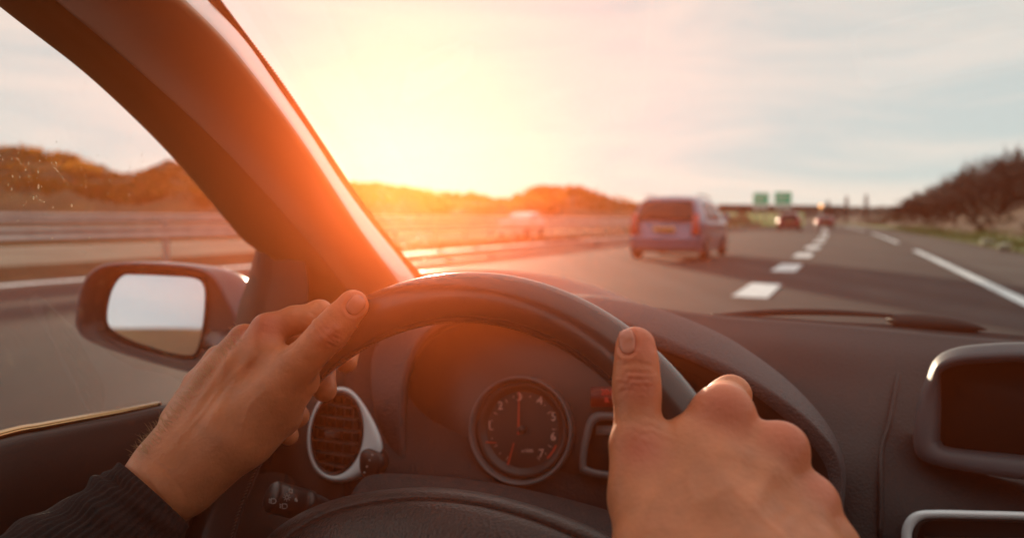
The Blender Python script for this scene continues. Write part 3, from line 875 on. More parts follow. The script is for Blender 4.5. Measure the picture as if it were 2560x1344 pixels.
for i in range(n):
    o_, l_, b_, i_ = (at(*q[i]) for q in (so_, sl, sb, si))
    ln = (EYE-l_).normalized()
    mids = []
    for t in (.33, .66):
        q = so_[i]*(1-t)+sl[i]*t
        q[2] -= .012*math.sin(math.pi*t)
        mids.append(at(*q))
    rows.append([o_+Vector((0, .02, -.10)), o_+Vector((0, .012, -.03)), o_, mids[0], mids[1], l_.lerp(mids[1], .12), l_, l_.lerp(b_, .5), b_, b_.lerp(i_, .12), b_.lerp(i_, .5), i_])
hood = loft('instrument_hood', rows, M['hood'], car, sub=1)
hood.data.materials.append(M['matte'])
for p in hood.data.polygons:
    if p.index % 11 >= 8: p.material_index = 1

# ---- instrument panel
IC = at(1298, 1074, .69); In_n = nrm(rad(16), rad(14))
def ip(px, py, off=0.0):
    return onplane(px, py, IC+In_n*off, In_n)
outl = [ip(*p, -.02) for p in closed([(980, 760), (1400, 740), (1700, 880), (1950, 1040), (2060, 1200), (2060, 1420), (1500, 1440), (1000, 1400), (960, 1100)], 60)]
panel = outline_prism('instrument_panel', outl, In_n, .02, M['black'], car)
pxu, pyu = ip(1299, 1074)-ip(1298, 1074), ip(1298, 1073)-ip(1298, 1074)
ex = (ip(1430, 1074)-ip(1166, 1074)).normalized()
ey = In_n.cross(ex).normalized()
if ey.z < 0: ey = -ey
R_ = .0535
def ringmesh(name, cen, r0, r1, z0, z1, m_, parent, n=72, prof=None):
    prof = prof or [(r0, z0), (r0, z1), ((r0+r1)/2, z1+.002), (r1, z1), (r1, z0)]
    rows = []
    for i in range(n):
        a = 2*math.pi*i/n; e = ex*math.cos(a)+ey*math.sin(a)
        rows.append([cen+e*r+In_n*z for r, z in prof])
    return loft(name, rows, m_, parent, close_v=True)
def disc(name, cen, r, z, m_, parent, n=72, mat_n=None):
    c = cen+In_n*z
    vs = [c]+[c+(ex*math.cos(2*math.pi*i/n)+ey*math.sin(2*math.pi*i/n))*r for i in range(n)]
    return mesh(name, vs, [(0, 1+i, 1+(i+1) % n) for i in range(n)], m_, parent)
dial = disc('dial', IC, R_*.95, -.014, M['dial'], car)
ringmesh('dial_bezel', IC, 0, 0, 0, 0, M['silverdim'], dial, prof=[(R_*.90, -.014), (R_*.935, -.004), (R_*.965, .001), (R_, .002), (R_*1.01, -.002), (R_*1.01, -.02)])
ringmesh('dial_wall', IC, 0, 0, 0, 0, M['black'], dial, prof=[(R_*.72, -.013), (R_*.80, -.009), (R_*.90, -.0055), (R_*.90, -.014)])
def font_mesh(txt, size):
    cu = bpy.data.curves.new('t', 'FONT'); cu.body = txt; cu.size = size; cu.align_x = 'CENTER'; cu.align_y = 'CENTER'; cu.extrude = .0002; cu.resolution_u = 3
    ob = bpy.data.objects.new('t', cu); C.objects.link(ob)
    bpy.context.view_layer.update()
    me = bpy.data.meshes.new_from_object(ob.evaluated_get(bpy.context.evaluated_depsgraph_get()))
    bpy.data.objects.remove(ob); bpy.data.curves.remove(cu)
    v = [tuple(x.co) for x in me.vertices]; f = [tuple(p.vertices) for p in me.polygons]
    bpy.data.meshes.remove(me)
    return v, f
def text_on(mb, txt, size, cen, X, Y, n_):
    v, f = font_mesh(txt, size)
    mb.add(([cen+X*a+Y*b+n_*c for a, b, c in v], f))
nm = MB()
def ipd(px, py): return ip(px, py, -.0125)
for ch, px, py in (('1', 1224, 1062), ('2', 1251, 1014), ('3', 1298, 992), ('4', 1350, 1001), ('5', 1384, 1041), ('6', 1383, 1091), ('7', 1353, 1133)):
    text_on(nm, ch, .0118, ipd(px, py), ex, ey, In_n)
text_on(nm, 'x1000', .005, ipd(1318, 1126), ex, ey, In_n)
for a in range(-60, 241, 15):
    e = ex*math.cos(rad(a))+ey*math.sin(rad(a)); c = IC+In_n*-.0125
    t = Vector(e.cross(In_n)); r0, r1 = R_*(.62 if a % 30 else .58), R_*.66
    nm.add(([c+e*r0+t*.0003, c+e*r1+t*.0003, c+e*r1-t*.0003, c+e*r0-t*.0003], [(0, 1, 2, 3)]))
nm.build('numerals', M['numeral'], dial, smooth=False)
nd = MB()
def bar(mb, a, b, w0, w1, off):
    a, b = ip(*a, off), ip(*b, off); t = (b-a).normalized().cross(In_n)
    vs = [a+t*w0, b+t*w1, b-t*w1, a-t*w0]; vs += [v+In_n*.001 for v in vs]
    mb.add((vs, [(0, 1, 2, 3), (4, 7, 6, 5), (0, 4, 5, 1), (2, 6, 7, 3), (1, 5, 6, 2), (0, 3, 7, 4)]))
bar(nd, (1296, 1085), (1298, 978), .0009, .0004, -.010)
bar(nd, (1270, 1160), (1285, 1106), .0009, .0004, -.010)
bar(nd, (1215, 1104), (1242, 1106), .0006, .0004, -.010)
nd.build('needle', M['red'], dial, smooth=False)
rl = MB()
for a in range(-48, -24, 4):
    c = IC+In_n*-.0123; e0 = ex*math.cos(rad(a))+ey*math.sin(rad(a)); e1 = ex*math.cos(rad(a+4))+ey*math.sin(rad(a+4))
    rl.add(([c+e0*R_*.70, c+e0*R_*.77, c+e1*R_*.77, c+e1*R_*.70], [(0, 1, 2, 3)]))
rl.build('red_zone', M['red'], dial, smooth=False)
bm = MB(); 
o = ringmesh('needle_hub', IC, 0, 0, 0, 0, M['black'], dial, n=24, prof=[(0, -.0065), (.003, -.007), (.0042, -.009), (.0042, -.013)])
# second dial, mostly behind the hand
IC2 = ip(1800, 1160)
d2 = disc('dial', IC2, R_*.9, -.014, M['dial'], car)
o = ringmesh('dial_bezel', IC2, 0, 0, 0, 0, M['silverdim'], d2, prof=[(R_*.88, -.014), (R_*.92, -.004), (R_*.95, .001), (R_*.98, .002), (R_*.99, -.002), (R_*.99, -.02)])
# red read-out
sc = outline_prism('display', [ip(*p, -.012) for p in ((1476, 966), (1600, 966), (1600, 1016), (1476, 1016))], In_n, .006, M['lcdback'], car, bevel=.001)
t = MB(); text_on(t, '20:09', .0085, ip(1525, 980, -.0105), ex, ey, In_n); text_on(t, 'R', .008, ip(1517, 1000, -.0105), ex, ey, In_n)
t.build('readout', M['lcd'], sc, smooth=False)
# framed display
fo = closed([(1478, 1036), (1540, 1030), (1700, 1040), (1700, 1215), (1520, 1196), (1460, 1184), (1448, 1165), (1455, 1100)], 48)
fi = closed([(1492, 1056), (1540, 1050), (1685, 1060), (1685, 1196), (1525, 1178), (1476, 1168), (1466, 1155), (1474, 1100)], 48)
rows = [[ip(*fo[i], -.02), ip(*fo[i], -.003), ip(*((fo[i]+fi[i])/2), 0), ip(*fi[i], -.003), ip(*fi[i], -.02)] for i in range(48)]
fm = loft('display_frame', rows, M['silverdim'], car, close_v=True)
outline_prism('screen', [ip(*p, -.012) for p in fi], In_n, .003, M['screen'], fm)
outline_prism('icon', [ip(*p, -.010) for p in ((1490, 1063), (1560, 1063), (1560, 1086), (1490, 1086))], In_n, .001, mat('icon_grey', (.16, .14, .14), .5), fm)

# ---- steering column shroud
shr = []
for (pts, ) in (([(780, 1290, .60), (850, 1262, .60), (885, 1240, .60), (930, 1215, .60), (1050, 1205, .60), (1250, 1225, .59), (1500, 1285, .58), (1640, 1340, .57)],),
                ([(800, 1300, .58), (865, 1255, .585), (893, 1205, .585), (930, 1180, .585), (1050, 1180, .585), (1250, 1203, .575), (1500, 1262, .565), (1640, 1320, .555)],),
                ([(810, 1310, .555), (868, 1262, .56), (893, 1215, .56), (935, 1186, .56), (1050, 1188, .56), (1250, 1215, .55), (1500, 1275, .54), (1640, 1340, .53)],),
                ([(800, 1360, .52), (860, 1310, .52), (890, 1270, .52), (940, 1240, .52), (1050, 1240, .52), (1250, 1262, .51), (1500, 1330, .50), (1640, 1390, .49)],),
                ([(800, 1460, .47), (860, 1420, .47), (890, 1390, .47), (940, 1360, .47), (1050, 1360, .47), (1250, 1380, .46), (1500, 1430, .45), (1640, 1480, .44)],)):
    shr.append(pc(pts, 40))
loft('column_cover', shr, M['plastic'], car, sub=1)

# ---- indicator stalk
stk = pc([(672, 1238, .545), (690, 1243, .545), (735, 1255, .55), (748, 1258, .55)], 10)
ax = (stk[-1]-stk[0]).normalized()
def rev(name, P0, axis, prof, m_, parent, n=32):
    a = axis.cross(UP).normalized(); b = axis.cross(a)
    rows = [[P0+axis*z+(a*math.cos(2*math.pi*i/n)+b*math.sin(2*math.pi*i/n))*r for z, r in prof] for i in range(n)]
    return loft(name, rows, m_, parent, close_v=True)
SP = at(673, 1238, .545); SA = (at(900, 1300, .60)-SP).normalized()
stalk = rev('indicator_stalk', SP, SA, [(0, 0), (.0004, .008), (.002, .0115), (.004, .0125), (.0270, .0125), (.0275, .0118), (.0285, .0118), (.029, .0128), (.037, .0128), (.038, .0112), (.0455, .0108), (.060, .008), (.10, .007)], M['black'], car)
rb = MB()
sb_ = MB()
def on_stalk(px, py, lift=.0004):
    # ray against the knob cylinder
    r = (at(px, py, 1)-EYE).normalized(); w0 = EYE-SP
    d_ = r-SA*r.dot(SA); e_ = w0-SA*w0.dot(SA); R0 = .0127+lift
    a_, b_, c_ = d_.dot(d_), 2*d_.dot(e_), e_.dot(e_)-R0*R0
    q = b_*b_-4*a_*c_
    if q < 0: q = 0
    return EYE+r*((-b_-math.sqrt(q))/(2*a_))
def stroke(pts, wd=1.1):
    P = [on_stalk(*p) for p in pts]
    for a, b in zip(P[:-1], P[1:]): sb_.tube([a, b], wd/F*.55, 5)
def circ(cx, cy, rx, ry=None, a0=0, a1=360, n=14):
    ry = ry or rx
    return [(cx+rx*math.cos(rad(a0+(a1-a0)*i/n)), cy+ry*math.sin(rad(a0+(a1-a0)*i/n))) for i in range(n+1)]
stroke([(723, 1221), (731, 1223), (730, 1231), (722, 1229), (723, 1221)])
stroke(circ(717, 1242, 4.5))
for k in range(8):
    a = k*math.pi/4; stroke([(717+7*math.cos(a), 1242+7*math.sin(a)), (717+9.5*math.cos(a), 1242+9.5*math.sin(a))])
stroke(circ(684, 1251, 6, 6, -90, 90)+[(678, 1257), (678, 1245), (684, 1245)])
for k in range(3): stroke([(672, 1246+4*k), (676, 1247+4*k)])
stroke(circ(712, 1264, 6, 6, -90, 90)+[(706, 1270), (706, 1258), (712, 1258)])
for k in range(3): stroke([(699, 1259+4*k), (703, 1260+4*k)])
stroke([(737, 1250), (743, 1252), (739, 1244), (737, 1250)], 1.6)
sb_.build('symbols', M['symbol'], stalk)

# ---- round air vent
VC = at(852, 1082, .66); VN = nrm(rad(30), rad(6))
def vp(px, py, off=0): return onplane(px, py, VC+VN*off, VN)
def ell(cx, cy, rx, ry, rot, n=56):
    c_, s_ = math.cos(rad(rot)), math.sin(rad(rot)); out = []
    for i in range(n):
        a = 2*math.pi*i/n; x, y = rx*math.cos(a), ry*math.sin(a)
        out.append(np.array((cx+x*c_-y*s_, cy+x*s_+y*c_)))
    return out
inn = ell(842, 1083, 64, 104, 8)
def outer_pt(p):
    d = p-np.array((842, 1083.)); a = math.atan2(d[1], d[0])     # image angle, y down
    k = 1.14
    q = np.array((842, 1083.))+d*k
    # the bezel flares to the right and below where the wheel knob sits
    fl = max(0, math.cos(a-rad(25)))**1.5
    q += np.array((46*fl, 20*fl))
    return q
outr = [outer_pt(p) for p in inn]
rows = []
for i in range(56):
    o_, n_ = outr[i], inn[i]
    rows.append([vp(*o_, -.03), vp(*o_, -.004), vp(*(o_*.85+n_*.15), 0.001), vp(*(o_*.5+n_*.5), .003), vp(*(o_*.12+n_*.88), .001), vp(*n_, -.003), vp(*n_, -.03)])
vent = loft('air_vent', rows, M['silver'], car, close_v=True, sub=1)
outline_prism('vent_back', [vp(*p, -.028) for p in inn], VN, .004, M['matte'], vent)
i2 = ell(842, 1083, 58, 97, 8)
rows = [[vp(*inn[i], -.004), vp(*inn[i], -.001), vp(*i2[i], -.002), vp(*i2[i], -.014)] for i in range(56)]
loft('vent_ring', rows, M['black'], vent, close_v=True)
m_slat = mat('vent_slat', (.07, .05, .045), .5)
def inside_x(y):  # horizontal chord of the inner ellipse
    xs = [p for p in i2]
    c = []
    for a, b in zip(xs, xs[1:]+xs[:1]):
        if (a[1]-y)*(b[1]-y) <= 0 and a[1] != b[1]:
            c.append(a[0]+(b[0]-a[0])*(y-a[1])/(b[1]-a[1]))
    return (min(c), max(c)) if len(c) > 1 else (842, 843)
for k, y in enumerate((1012, 1042, 1072, 1102, 1132, 1160)):
    (x0, x1) = inside_x(y)
    a, b = vp(x0+1, y-7, -.010), vp(x1-1, y+7, -.010)
    t = (b-a).normalized(); u = t.cross(VN).normalized()
    MB().box((a+b)/2, (b-a).length, .009, .0016, Matrix((t, VN, u)).transposed()).build('slat', m_slat, vent, smooth=False)
for x in (800, 822, 844, 866, 888):
    ys = [y for y in range(985, 1182, 3) if inside_x(y)[0] < x < inside_x(y)[1]]
    a, b = vp(x+4, ys[0]+2, -.02), vp(x-4, ys[-1]-2, -.02); t = (b-a).normalized(); u = t.cross(VN).normalized()
    MB().box((a+b)/2, (b-a).length, .008, .0012, Matrix((t, VN, u)).transposed()).build('vane', m_slat, vent, smooth=False)
a = vp(830, 1085, -.002)
MB().box(a, .012, .008, .006, Matrix((hr, VN, UP)).transposed()).build('vent_tab', m_slat, vent, bevel=.001)
kn = outline_prism('vent_knob', [vp(*p, .004) for p in closed([(902, 1128), (922, 1121), (944, 1135), (951, 1160), (940, 1185), (915, 1196), (899, 1180), (896, 1150)], 40)], VN, .012, M['black'], vent, bevel=.0015)
dt = MB()
for x, y in ((931, 1136), (924, 1149), (917, 1165), (911, 1180)):
    dt.tube([vp(x, y, .0038), vp(x, y, .0048)], .0009, 10)
dt.build('vent_marks', M['symbol'], vent)

# ---- bottom of dash left of the column, under the vent
low = [pc([(300, 1240, .72), (600, 1190, .71), (700, 1180, .70), (760, 1215, .69), (860, 1260, .68), (960, 1280, .67)], 24),
       pc([(300, 1330, .68), (600, 1290, .67), (700, 1290, .66), (760, 1310, .65), (860, 1350, .64), (960, 1370, .63)], 24),
       pc([(300, 1560, .62), (600, 1540, .61), (700, 1540, .60), (760, 1550, .60), (860, 1570, .60), (960, 1590, .60)], 24)]
loft('knee_panel', low, M['door'], car, thick=.004)
side = [pc([(690, 700, .83), (640, 850, .815), (600, 1000, .80), (560, 1120, .78), (540, 1300, .74)], 20),
        pc([(700, 700, .82), (720, 850, .80), (735, 1000, .78), (735, 1120, .76), (700, 1300, .72)], 20),
        pc([(780, 730, .83), (790, 850, .79), (775, 1000, .74), (765, 1120, .71), (755, 1300, .68)], 20),
        pc([(880, 790, .85), (875, 880, .78), (870, 1000, .73), (865, 1120, .70), (860, 1300, .68)], 20)]
loft('dash_end', side, M['door'], dash, thick=.004)

# ---- steering wheel
WC = np.array([-.0516, -.1934, .4018]); WAZ, WTI = rad(27.5), rad(21.4)
def camw(v): return Vector((v[0], v[2]*math.cos(PITCH)+v[1]*math.sin(PITCH), CAMZ-v[2]*math.sin(PITCH)+v[1]*math.cos(PITCH)))
SWC = camw(WC)
sh_ = Vector((math.sin(WAZ), math.cos(WAZ), 0)); sr = Vector((math.cos(WAZ), -math.sin(WAZ), 0))
su = UP*math.cos(WTI)+sh_*math.sin(WTI)
sn_ = sr.cross(su)
if sn_.dot(EYE-SWC) < 0: sn_ = -sn_
def swp(r, th, off=0): return SWC+(sr*math.cos(th)+su*math.sin(th))*r+sn_*off
rows = []
for i in range(160):
    th = 2*math.pi*i/160; c = swp(.1835, th); e = (c-SWC).normalized(); row = []
    for k in range(24):
        a = 2*math.pi*k/24
        # slightly oval section with a finger groove on the far side
        rr, rz_ = .0165, .0175
        row.append(c+e*math.cos(a)*rr+sn_*math.sin(a)*rz_)
    rows.append(row)
wheel = loft('steering_wheel', rows, M['rimleather'], car, close_u=True, close_v=True)
# stitching along the inner edge
st = MB()
for i in range(420):
    th = 2*math.pi*i/420
    a = swp(.1835-.0163, th, -.004); b = swp(.1835-.0168, th+.008, -.001)
    st.tube([a, b], .00045, 4)
st.build('stitching', mat('stitch_thread', (.05, .03, .02), .7), wheel)
# hub with the airbag pad
def hubpt(px, py, off):
    return onplane(px, py, SWC+sn_*off, sn_)
HC = np.array((1060, 1500.))
hub_o = closed([(640, 1400), (668, 1342), (735, 1290), (820, 1252), (922, 1228), (1050, 1217), (1180, 1226), (1300, 1252), (1420, 1292), (1530, 1345), (1600, 1420), (1560, 1560), (1440, 1760), (1150, 1860), (850, 1800), (690, 1620)], 96)
rows = []
for sc_, off in ((1.0, -.055), (1.0, -.012), (.988, -.002), (.965, .004), (.93, .008), (.905, .008), (.893, .006), (.885, .0075), (.87, .0115), (.82, .016), (.7, .021), (.5, .026), (.25, .028), (0.02, .029)):
    rows.append([hubpt(*(HC+(p-HC)*sc_), off) for p in hub_o])
hub = loft('hub', rows, M['leather'], wheel, close_u=True)
for th0, wd in ((rad(-20), .030), (rad(200), .030), (rad(270), .034)):
    rr = []
    for t in np.linspace(0, 1, 8):
        r_ = .06+(.182-.06)*t; wdd = wd*(1-.35*math.sin(t*math.pi))
        c = swp(r_, th0, -.016+.010*t); e = (sr*math.cos(th0)+su*math.sin(th0)); p_ = sn_.cross(e)
        rr.append([c+p_*wdd*math.cos(a)+sn_*.009*math.sin(a) for a in np.linspace(0, 2*math.pi, 17)[:-1]])
    loft('spoke', rr, M['leather'], wheel, close_u=True)

# ---- door: trim, belt strip, glass, sail panel, mirror
belt = [(-700, 1300, .34), (-350, 1195, .41), (0, 1093, .49), (110, 1070, .52), (300, 1035, .58), (400, 1015, .62), (470, 1000, .655), (560, 975, .70), (640, 950, .75), (700, 900, .78)]
def sh_row(dy, dd, dx=0): return [(x+dx*(.75 if i > 5 else 1), y+dy*(1 if i < 7 else .8), d+dd) for i, (x, y, d) in enumerate(belt)]
rows = [pc(sh_row(-2, .05), 44), pc(sh_row(0, .02), 44), pc(sh_row(6, .0), 44), pc(sh_row(22, -.008), 44), pc(sh_row(70, -.018), 44), pc(sh_row(140, -.022), 44), pc(sh_row(230, -.02), 44), pc(sh_row(420, .0), 44), pc(sh_row(800, .02), 44)]
door = loft('door', rows, M['door'], car, sub=1)
bl = spl([(x, y-7, d+.014) for x, y, d in belt[:6]], 50)
vs = []
st_rows = []
for i, p in enumerate(bl):
    wv = 11*(1-i/49)**.7+.8
    a = at(p[0], p[1]-wv*.6, p[2]); b = at(p[0], p[1]+wv*.2, p[2]-.004); c = at(p[0], p[1]+wv, p[2]-.003)
    st_rows.append([a, b, c])
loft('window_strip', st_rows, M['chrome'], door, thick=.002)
gl_rows = [pc([(-700, -300, .28), (-300, -250, .34), (0, -100, .40), (200, 100, .50), (420, 340, .64), (560, 520, .74), (650, 615, .80)], 24),
           pc([(-700, 1300, .36), (-350, 1195, .43), (0, 1100, .51), (200, 1062, .56), (400, 1015, .64), (520, 985, .69), (640, 950, .76)], 24)]
rows = [[a.lerp(b, t) for a, b in zip(*gl_rows)] for t in np.linspace(0, 1, 10)]
dg = loft('window_pane', rows, g_dw, door)
dirt_side.build('dried_drops', m_dirt, door, smooth=False)
# sail panel
so1 = [(640, 618, .80), (625, 680, .80), (603, 745, .79), (590, 800, .785), (582, 880, .78), (575, 980, .775)]
so2 = [(652, 622, .785), (640, 690, .785), (624, 755, .775), (612, 820, .77), (604, 900, .765), (598, 980, .76)]
so3 = [(684, 650, .79), (678, 700, .79), (664, 765, .78), (655, 830, .775), (650, 900, .77), (648, 980, .765)]
so4 = [(690, 652, .785), (685, 702, .785), (672, 767, .775), (664, 832, .77), (660, 900, .765), (658, 980, .76)]
so5 = [(760, 640, .78), (770, 700, .78), (770, 770, .775), (770, 840, .77), (770, 910, .765), (770, 990, .76)]
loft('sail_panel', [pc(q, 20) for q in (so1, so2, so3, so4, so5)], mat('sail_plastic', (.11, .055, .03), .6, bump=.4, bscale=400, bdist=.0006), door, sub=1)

# mirror
mo = closed([(186, 790), (200, 712), (240, 667), (300, 656), (400, 657), (490, 667), (538, 690), (568, 740), (592, 800), (592, 880), (560, 925), (490, 933), (400, 913), (290, 880), (215, 850), (190, 822)], 72)
mb_ = closed([(262, 790), (272, 728), (300, 686), (340, 681), (420, 684), (490, 690), (515, 712), (518, 760), (510, 830), (497, 880), (478, 893), (420, 886), (330, 858), (275, 828)], 72)
mg = closed([(268, 790), (279, 730), (305, 691), (342, 687), (420, 690), (487, 696), (509, 716), (511, 760), (504, 826), (491, 873), (474, 886), (422, 879), (335, 852), (281, 822)], 72)
# mirror plane: choose the normal that sends the view back along the road and a little up
rv = (at(395, 785, 1)-EYE).normalized()
ref = Vector((-math.sin(rad(26+8)), -math.cos(rad(26+8)), math.tan(rad(3.1)))).normalized()
MN = (ref-rv).normalized()
MC = at(395, 785, .98)
def mp_(px, py, off=0): return onplane(px, py, MC+MN*off, MN)
hc = np.array((395, 790.))
rows = []
mfw = hf*.085
for sc_, k in ((.0, 1.02), (.35, .99), (.62, .88), (.82, .68), (.95, .40), (1.0, .16), (1.0, .02)):
    cc = hc+np.array((40*k, -4*k))
    rows.append([mp_(*(cc+(p-hc)*max(sc_, .01)))+mfw*k for p in mo])
for sc_, off in ((.985, .003), (.95, .002)):
    rows.append([mp_(*(hc+(p-hc)*sc_), off) for p in mo])
mir = loft('side_mirror', rows, mat('mirror_shell', (.030, .032, .055), .3, coat=.6), car, close_u=True)
rows = []
for t, off in ((0, .0025), (.3, .001), (.7, -.012), (1.0, -.022)):
    rows.append([mp_(*((mo[i]*.97+hc*.03)*(1-t)+mb_[i]*t), off) for i in range(72)])
loft('mirror_bezel', rows, M['black'], mir, close_u=True)
o = mesh('mirror_glass', [mp_(*p, -.019) for p in mg], [tuple(range(72))], M['mirror'], mir, smooth=False)
rows = [[mp_(*((mb_[i])*(1-t)+mg[i]*t), off) for i in range(72)] for t, off in ((0, -.021), (.5, -.0175), (1, -.0188))]
loft('mirror_seal', rows, M['rubber'], mir, close_u=True)
MB().tube(pc([(560, 850, 1.02), (600, 880, .95), (640, 900, .88)], 8), [.035, .03, .028, .027, .026, .025, .025, .025], 16).build('mirror_arm', M['black'], mir)

# ---- bonnet seen low through the screen
bon = []
for (pts,) in (([(700, 800, 1.25), (900, 700, 1.35), (1060, 676, 1.4), (1200, 670, 1.42), (1350, 683, 1.40), (1480, 712, 1.36), (1600, 760, 1.3), (1750, 840, 1.2), (2100, 900, 1.15), (2600, 950, 1.05)],),
               ([(700, 860, 1.15), (900, 760, 1.25), (1060, 726, 1.28), (1200, 720, 1.3), (1350, 730, 1.28), (1480, 757, 1.22), (1600, 800, 1.15), (1750, 860, 1.1), (2100, 930, 1.05), (2600, 980, 1.0)],),
               ([(700, 960, 1.02), (900, 860, 1.05), (1060, 820, 1.08), (1200, 810, 1.1), (1350, 820, 1.08), (1480, 840, 1.02), (1600, 870, .98), (1750, 900, .95), (2100, 960, .92), (2600, 1010, .9)],)):
    bon.append(pc(pts, 40))
bon = [[p+Vector((0, .25, -.35)) for p in bon[0]], [p+Vector((0, .06, -.012)) for p in bon[0]], [p+Vector((0, .02, -.001)) for p in bon[0]]]+bon
loft('bonnet', bon, mat('bonnet_paint', (.06, .055, .055), .55, coat=.15), car, sub=1)

# ---- wipers
wip = empty('wiper', at(2440, 800, .9)); wip.parent = car
bpy.context.view_layer.update(); wip.matrix_parent_inverse = car.matrix_world.inverted()
bl = pc([(1700, 800, .91), (1800, 790, .905), (1900, 782, .90), (2000, 779, .895), (2120, 782, .885), (2240, 790, .875)], 30)
tube('blade', bl, [.002+.0025*math.sin(math.pi*(i+3)/36) for i in range(30)], M['rubber'], wip, 8)
tube('arm', pc([(1830, 793, .90), (1950, 801, .893), (2080, 808, .885), (2200, 815, .875), (2320, 822, .865), (2440, 835, .855), (2600, 850, .84)], 24), [.0018+.0025*i/23 for i in range(24)], M['rubber'], wip, 8)
rows = []
for i, (x, y, hh, d) in enumerate(((2226, 802, 4, .874), (2230, 803, 19, .874), (2236, 803, 21, .873), (2290, 805, 23, .868), (2350, 808, 22, .862), (2400, 812, 18, .857), (2440, 817, 11, .853), (2452, 820, 3, .852))):
    c = at(x, y, d)
    rows.append([c+Vector((0, math.cos(a)*.012, math.sin(a)*hh/F*d)) for a in np.linspace(0, 2*math.pi, 13)[:-1]])
loft('arm_cover', rows, M['rubber'], wip, close_u=True, sub=1)
tube('cowl_seal', pc([(1780, 790, .885), (2000, 805, .865), (2230, 825, .845), (2400, 840, .83), (2560, 853, .815), (2900, 880, .78)], 30), .004, M['rubber'], ws, 8)

# ---- display pod, lower vent
po = closed([(2283, 1090), (2296, 1000), (2316, 940), (2340, 893), (2390, 868), (2470, 858), (2560, 855), (2800, 858), (2960, 880), (3010, 980), (2990, 1120), (2900, 1215), (2700, 1215), (2560, 1198), (2440, 1182), (2330, 1160), (2292, 1138)], 96)
pi_ = closed([(2345, 1090), (2348, 1010), (2346, 950), (2352, 925), (2400, 908), (2480, 903), (2560, 901), (2780, 905), (2900, 930), (2940, 1000), (2930, 1100), (2860, 1160), (2700, 1160), (2560, 1140), (2440, 1128), (2365, 1118), (2348, 1105)], 96)
PC_ = at(2420, 1030, .60); PN = nrm(rad(34), rad(12))
def pp(px, py, off=0): return onplane(px, py, PC_+PN*off, PN)
rows = []
for t, off in ((0, -.05), (0, -.012), (.08, -.004), (.3, .002)):
    rows.append([pp(*(po[i]*(1-t)+pi_[i]*t), off) for i in range(96)])
def top(i): return max(0, min(1, (1000-pi_[i][1])/80))
rows.append([pp(*(po[i]*.35+pi_[i]*.65), .002+.012*top(i)) for i in range(96)])
rows.append([pp(*pi_[i], -.002+.012*top(i)) for i in range(96)])
rows.append([pp(*(pi_[i]+(np.array((2560, 1020.))-pi_[i])*.03), -.03) for i in range(96)])
pod = loft('display_pod', rows, mat('pod_plastic', (.075, .075, .085), .5, bump=.3, bscale=900, bdist=.0004), car, close_u=True, sub=1)
outline_prism('screen', [pp(*(pi_[i]+(np.array((2560, 1020.))-pi_[i])*.02), -.028) for i in range(96)], PN, .003, M['screen'], pod)
bo = closed([(2252, 1360), (2258, 1310), (2282, 1281), (2330, 1273), (2450, 1275), (2560, 1278), (2800, 1290), (3000, 1310), (3030, 1400), (3000, 1600), (2600, 1640), (2300, 1600), (2255, 1500)], 80)
bi = closed([(2280, 1360), (2284, 1322), (2302, 1300), (2340, 1294), (2450, 1296), (2560, 1299), (2800, 1311), (2960, 1330), (2990, 1400), (2960, 1570), (2600, 1610), (2325, 1570), (2282, 1490)], 80)
BC = at(2420, 1300, .545); BN = nrm(rad(30), rad(8))
def bp_(px, py, off=0): return onplane(px, py, BC+BN*off, BN)
rows = [[bp_(*(bo[i]*(1-t)+bi[i]*t), off) for i in range(80)] for t, off in ((0, -.04), (0, -.004), (.15, 0.001), (.5, .003), (.85, .001), (1, -.003), (1, -.02))]
lv_ = loft('centre_vent', rows, M['silver'], car, close_u=True)
outline_prism('vent_back', [bp_(*p, -.016) for p in bi], BN, .004, M['matte'], lv_)
rows = [[bp_(*(bi[i]+(np.array((2600, 1450.))-bi[i])*t), off) for i in range(80)] for t, off in ((0, -.004), (.015, -.001), (.04, -.003), (.04, -.014))]
loft('vent_ring', rows, M['black'], lv_, close_u=True)
for y in (1345, 1385, 1425, 1465):
    a, b = bp_(2310, y, -.010), bp_(2950, y+14, -.010); t = (b-a).normalized(); u = t.cross(BN).normalized()
    MB().box((a+b)/2, (b-a).length, .01, .002, Matrix((t, BN, u)).transposed()).build('slat', m_slat, lv_, smooth=False)

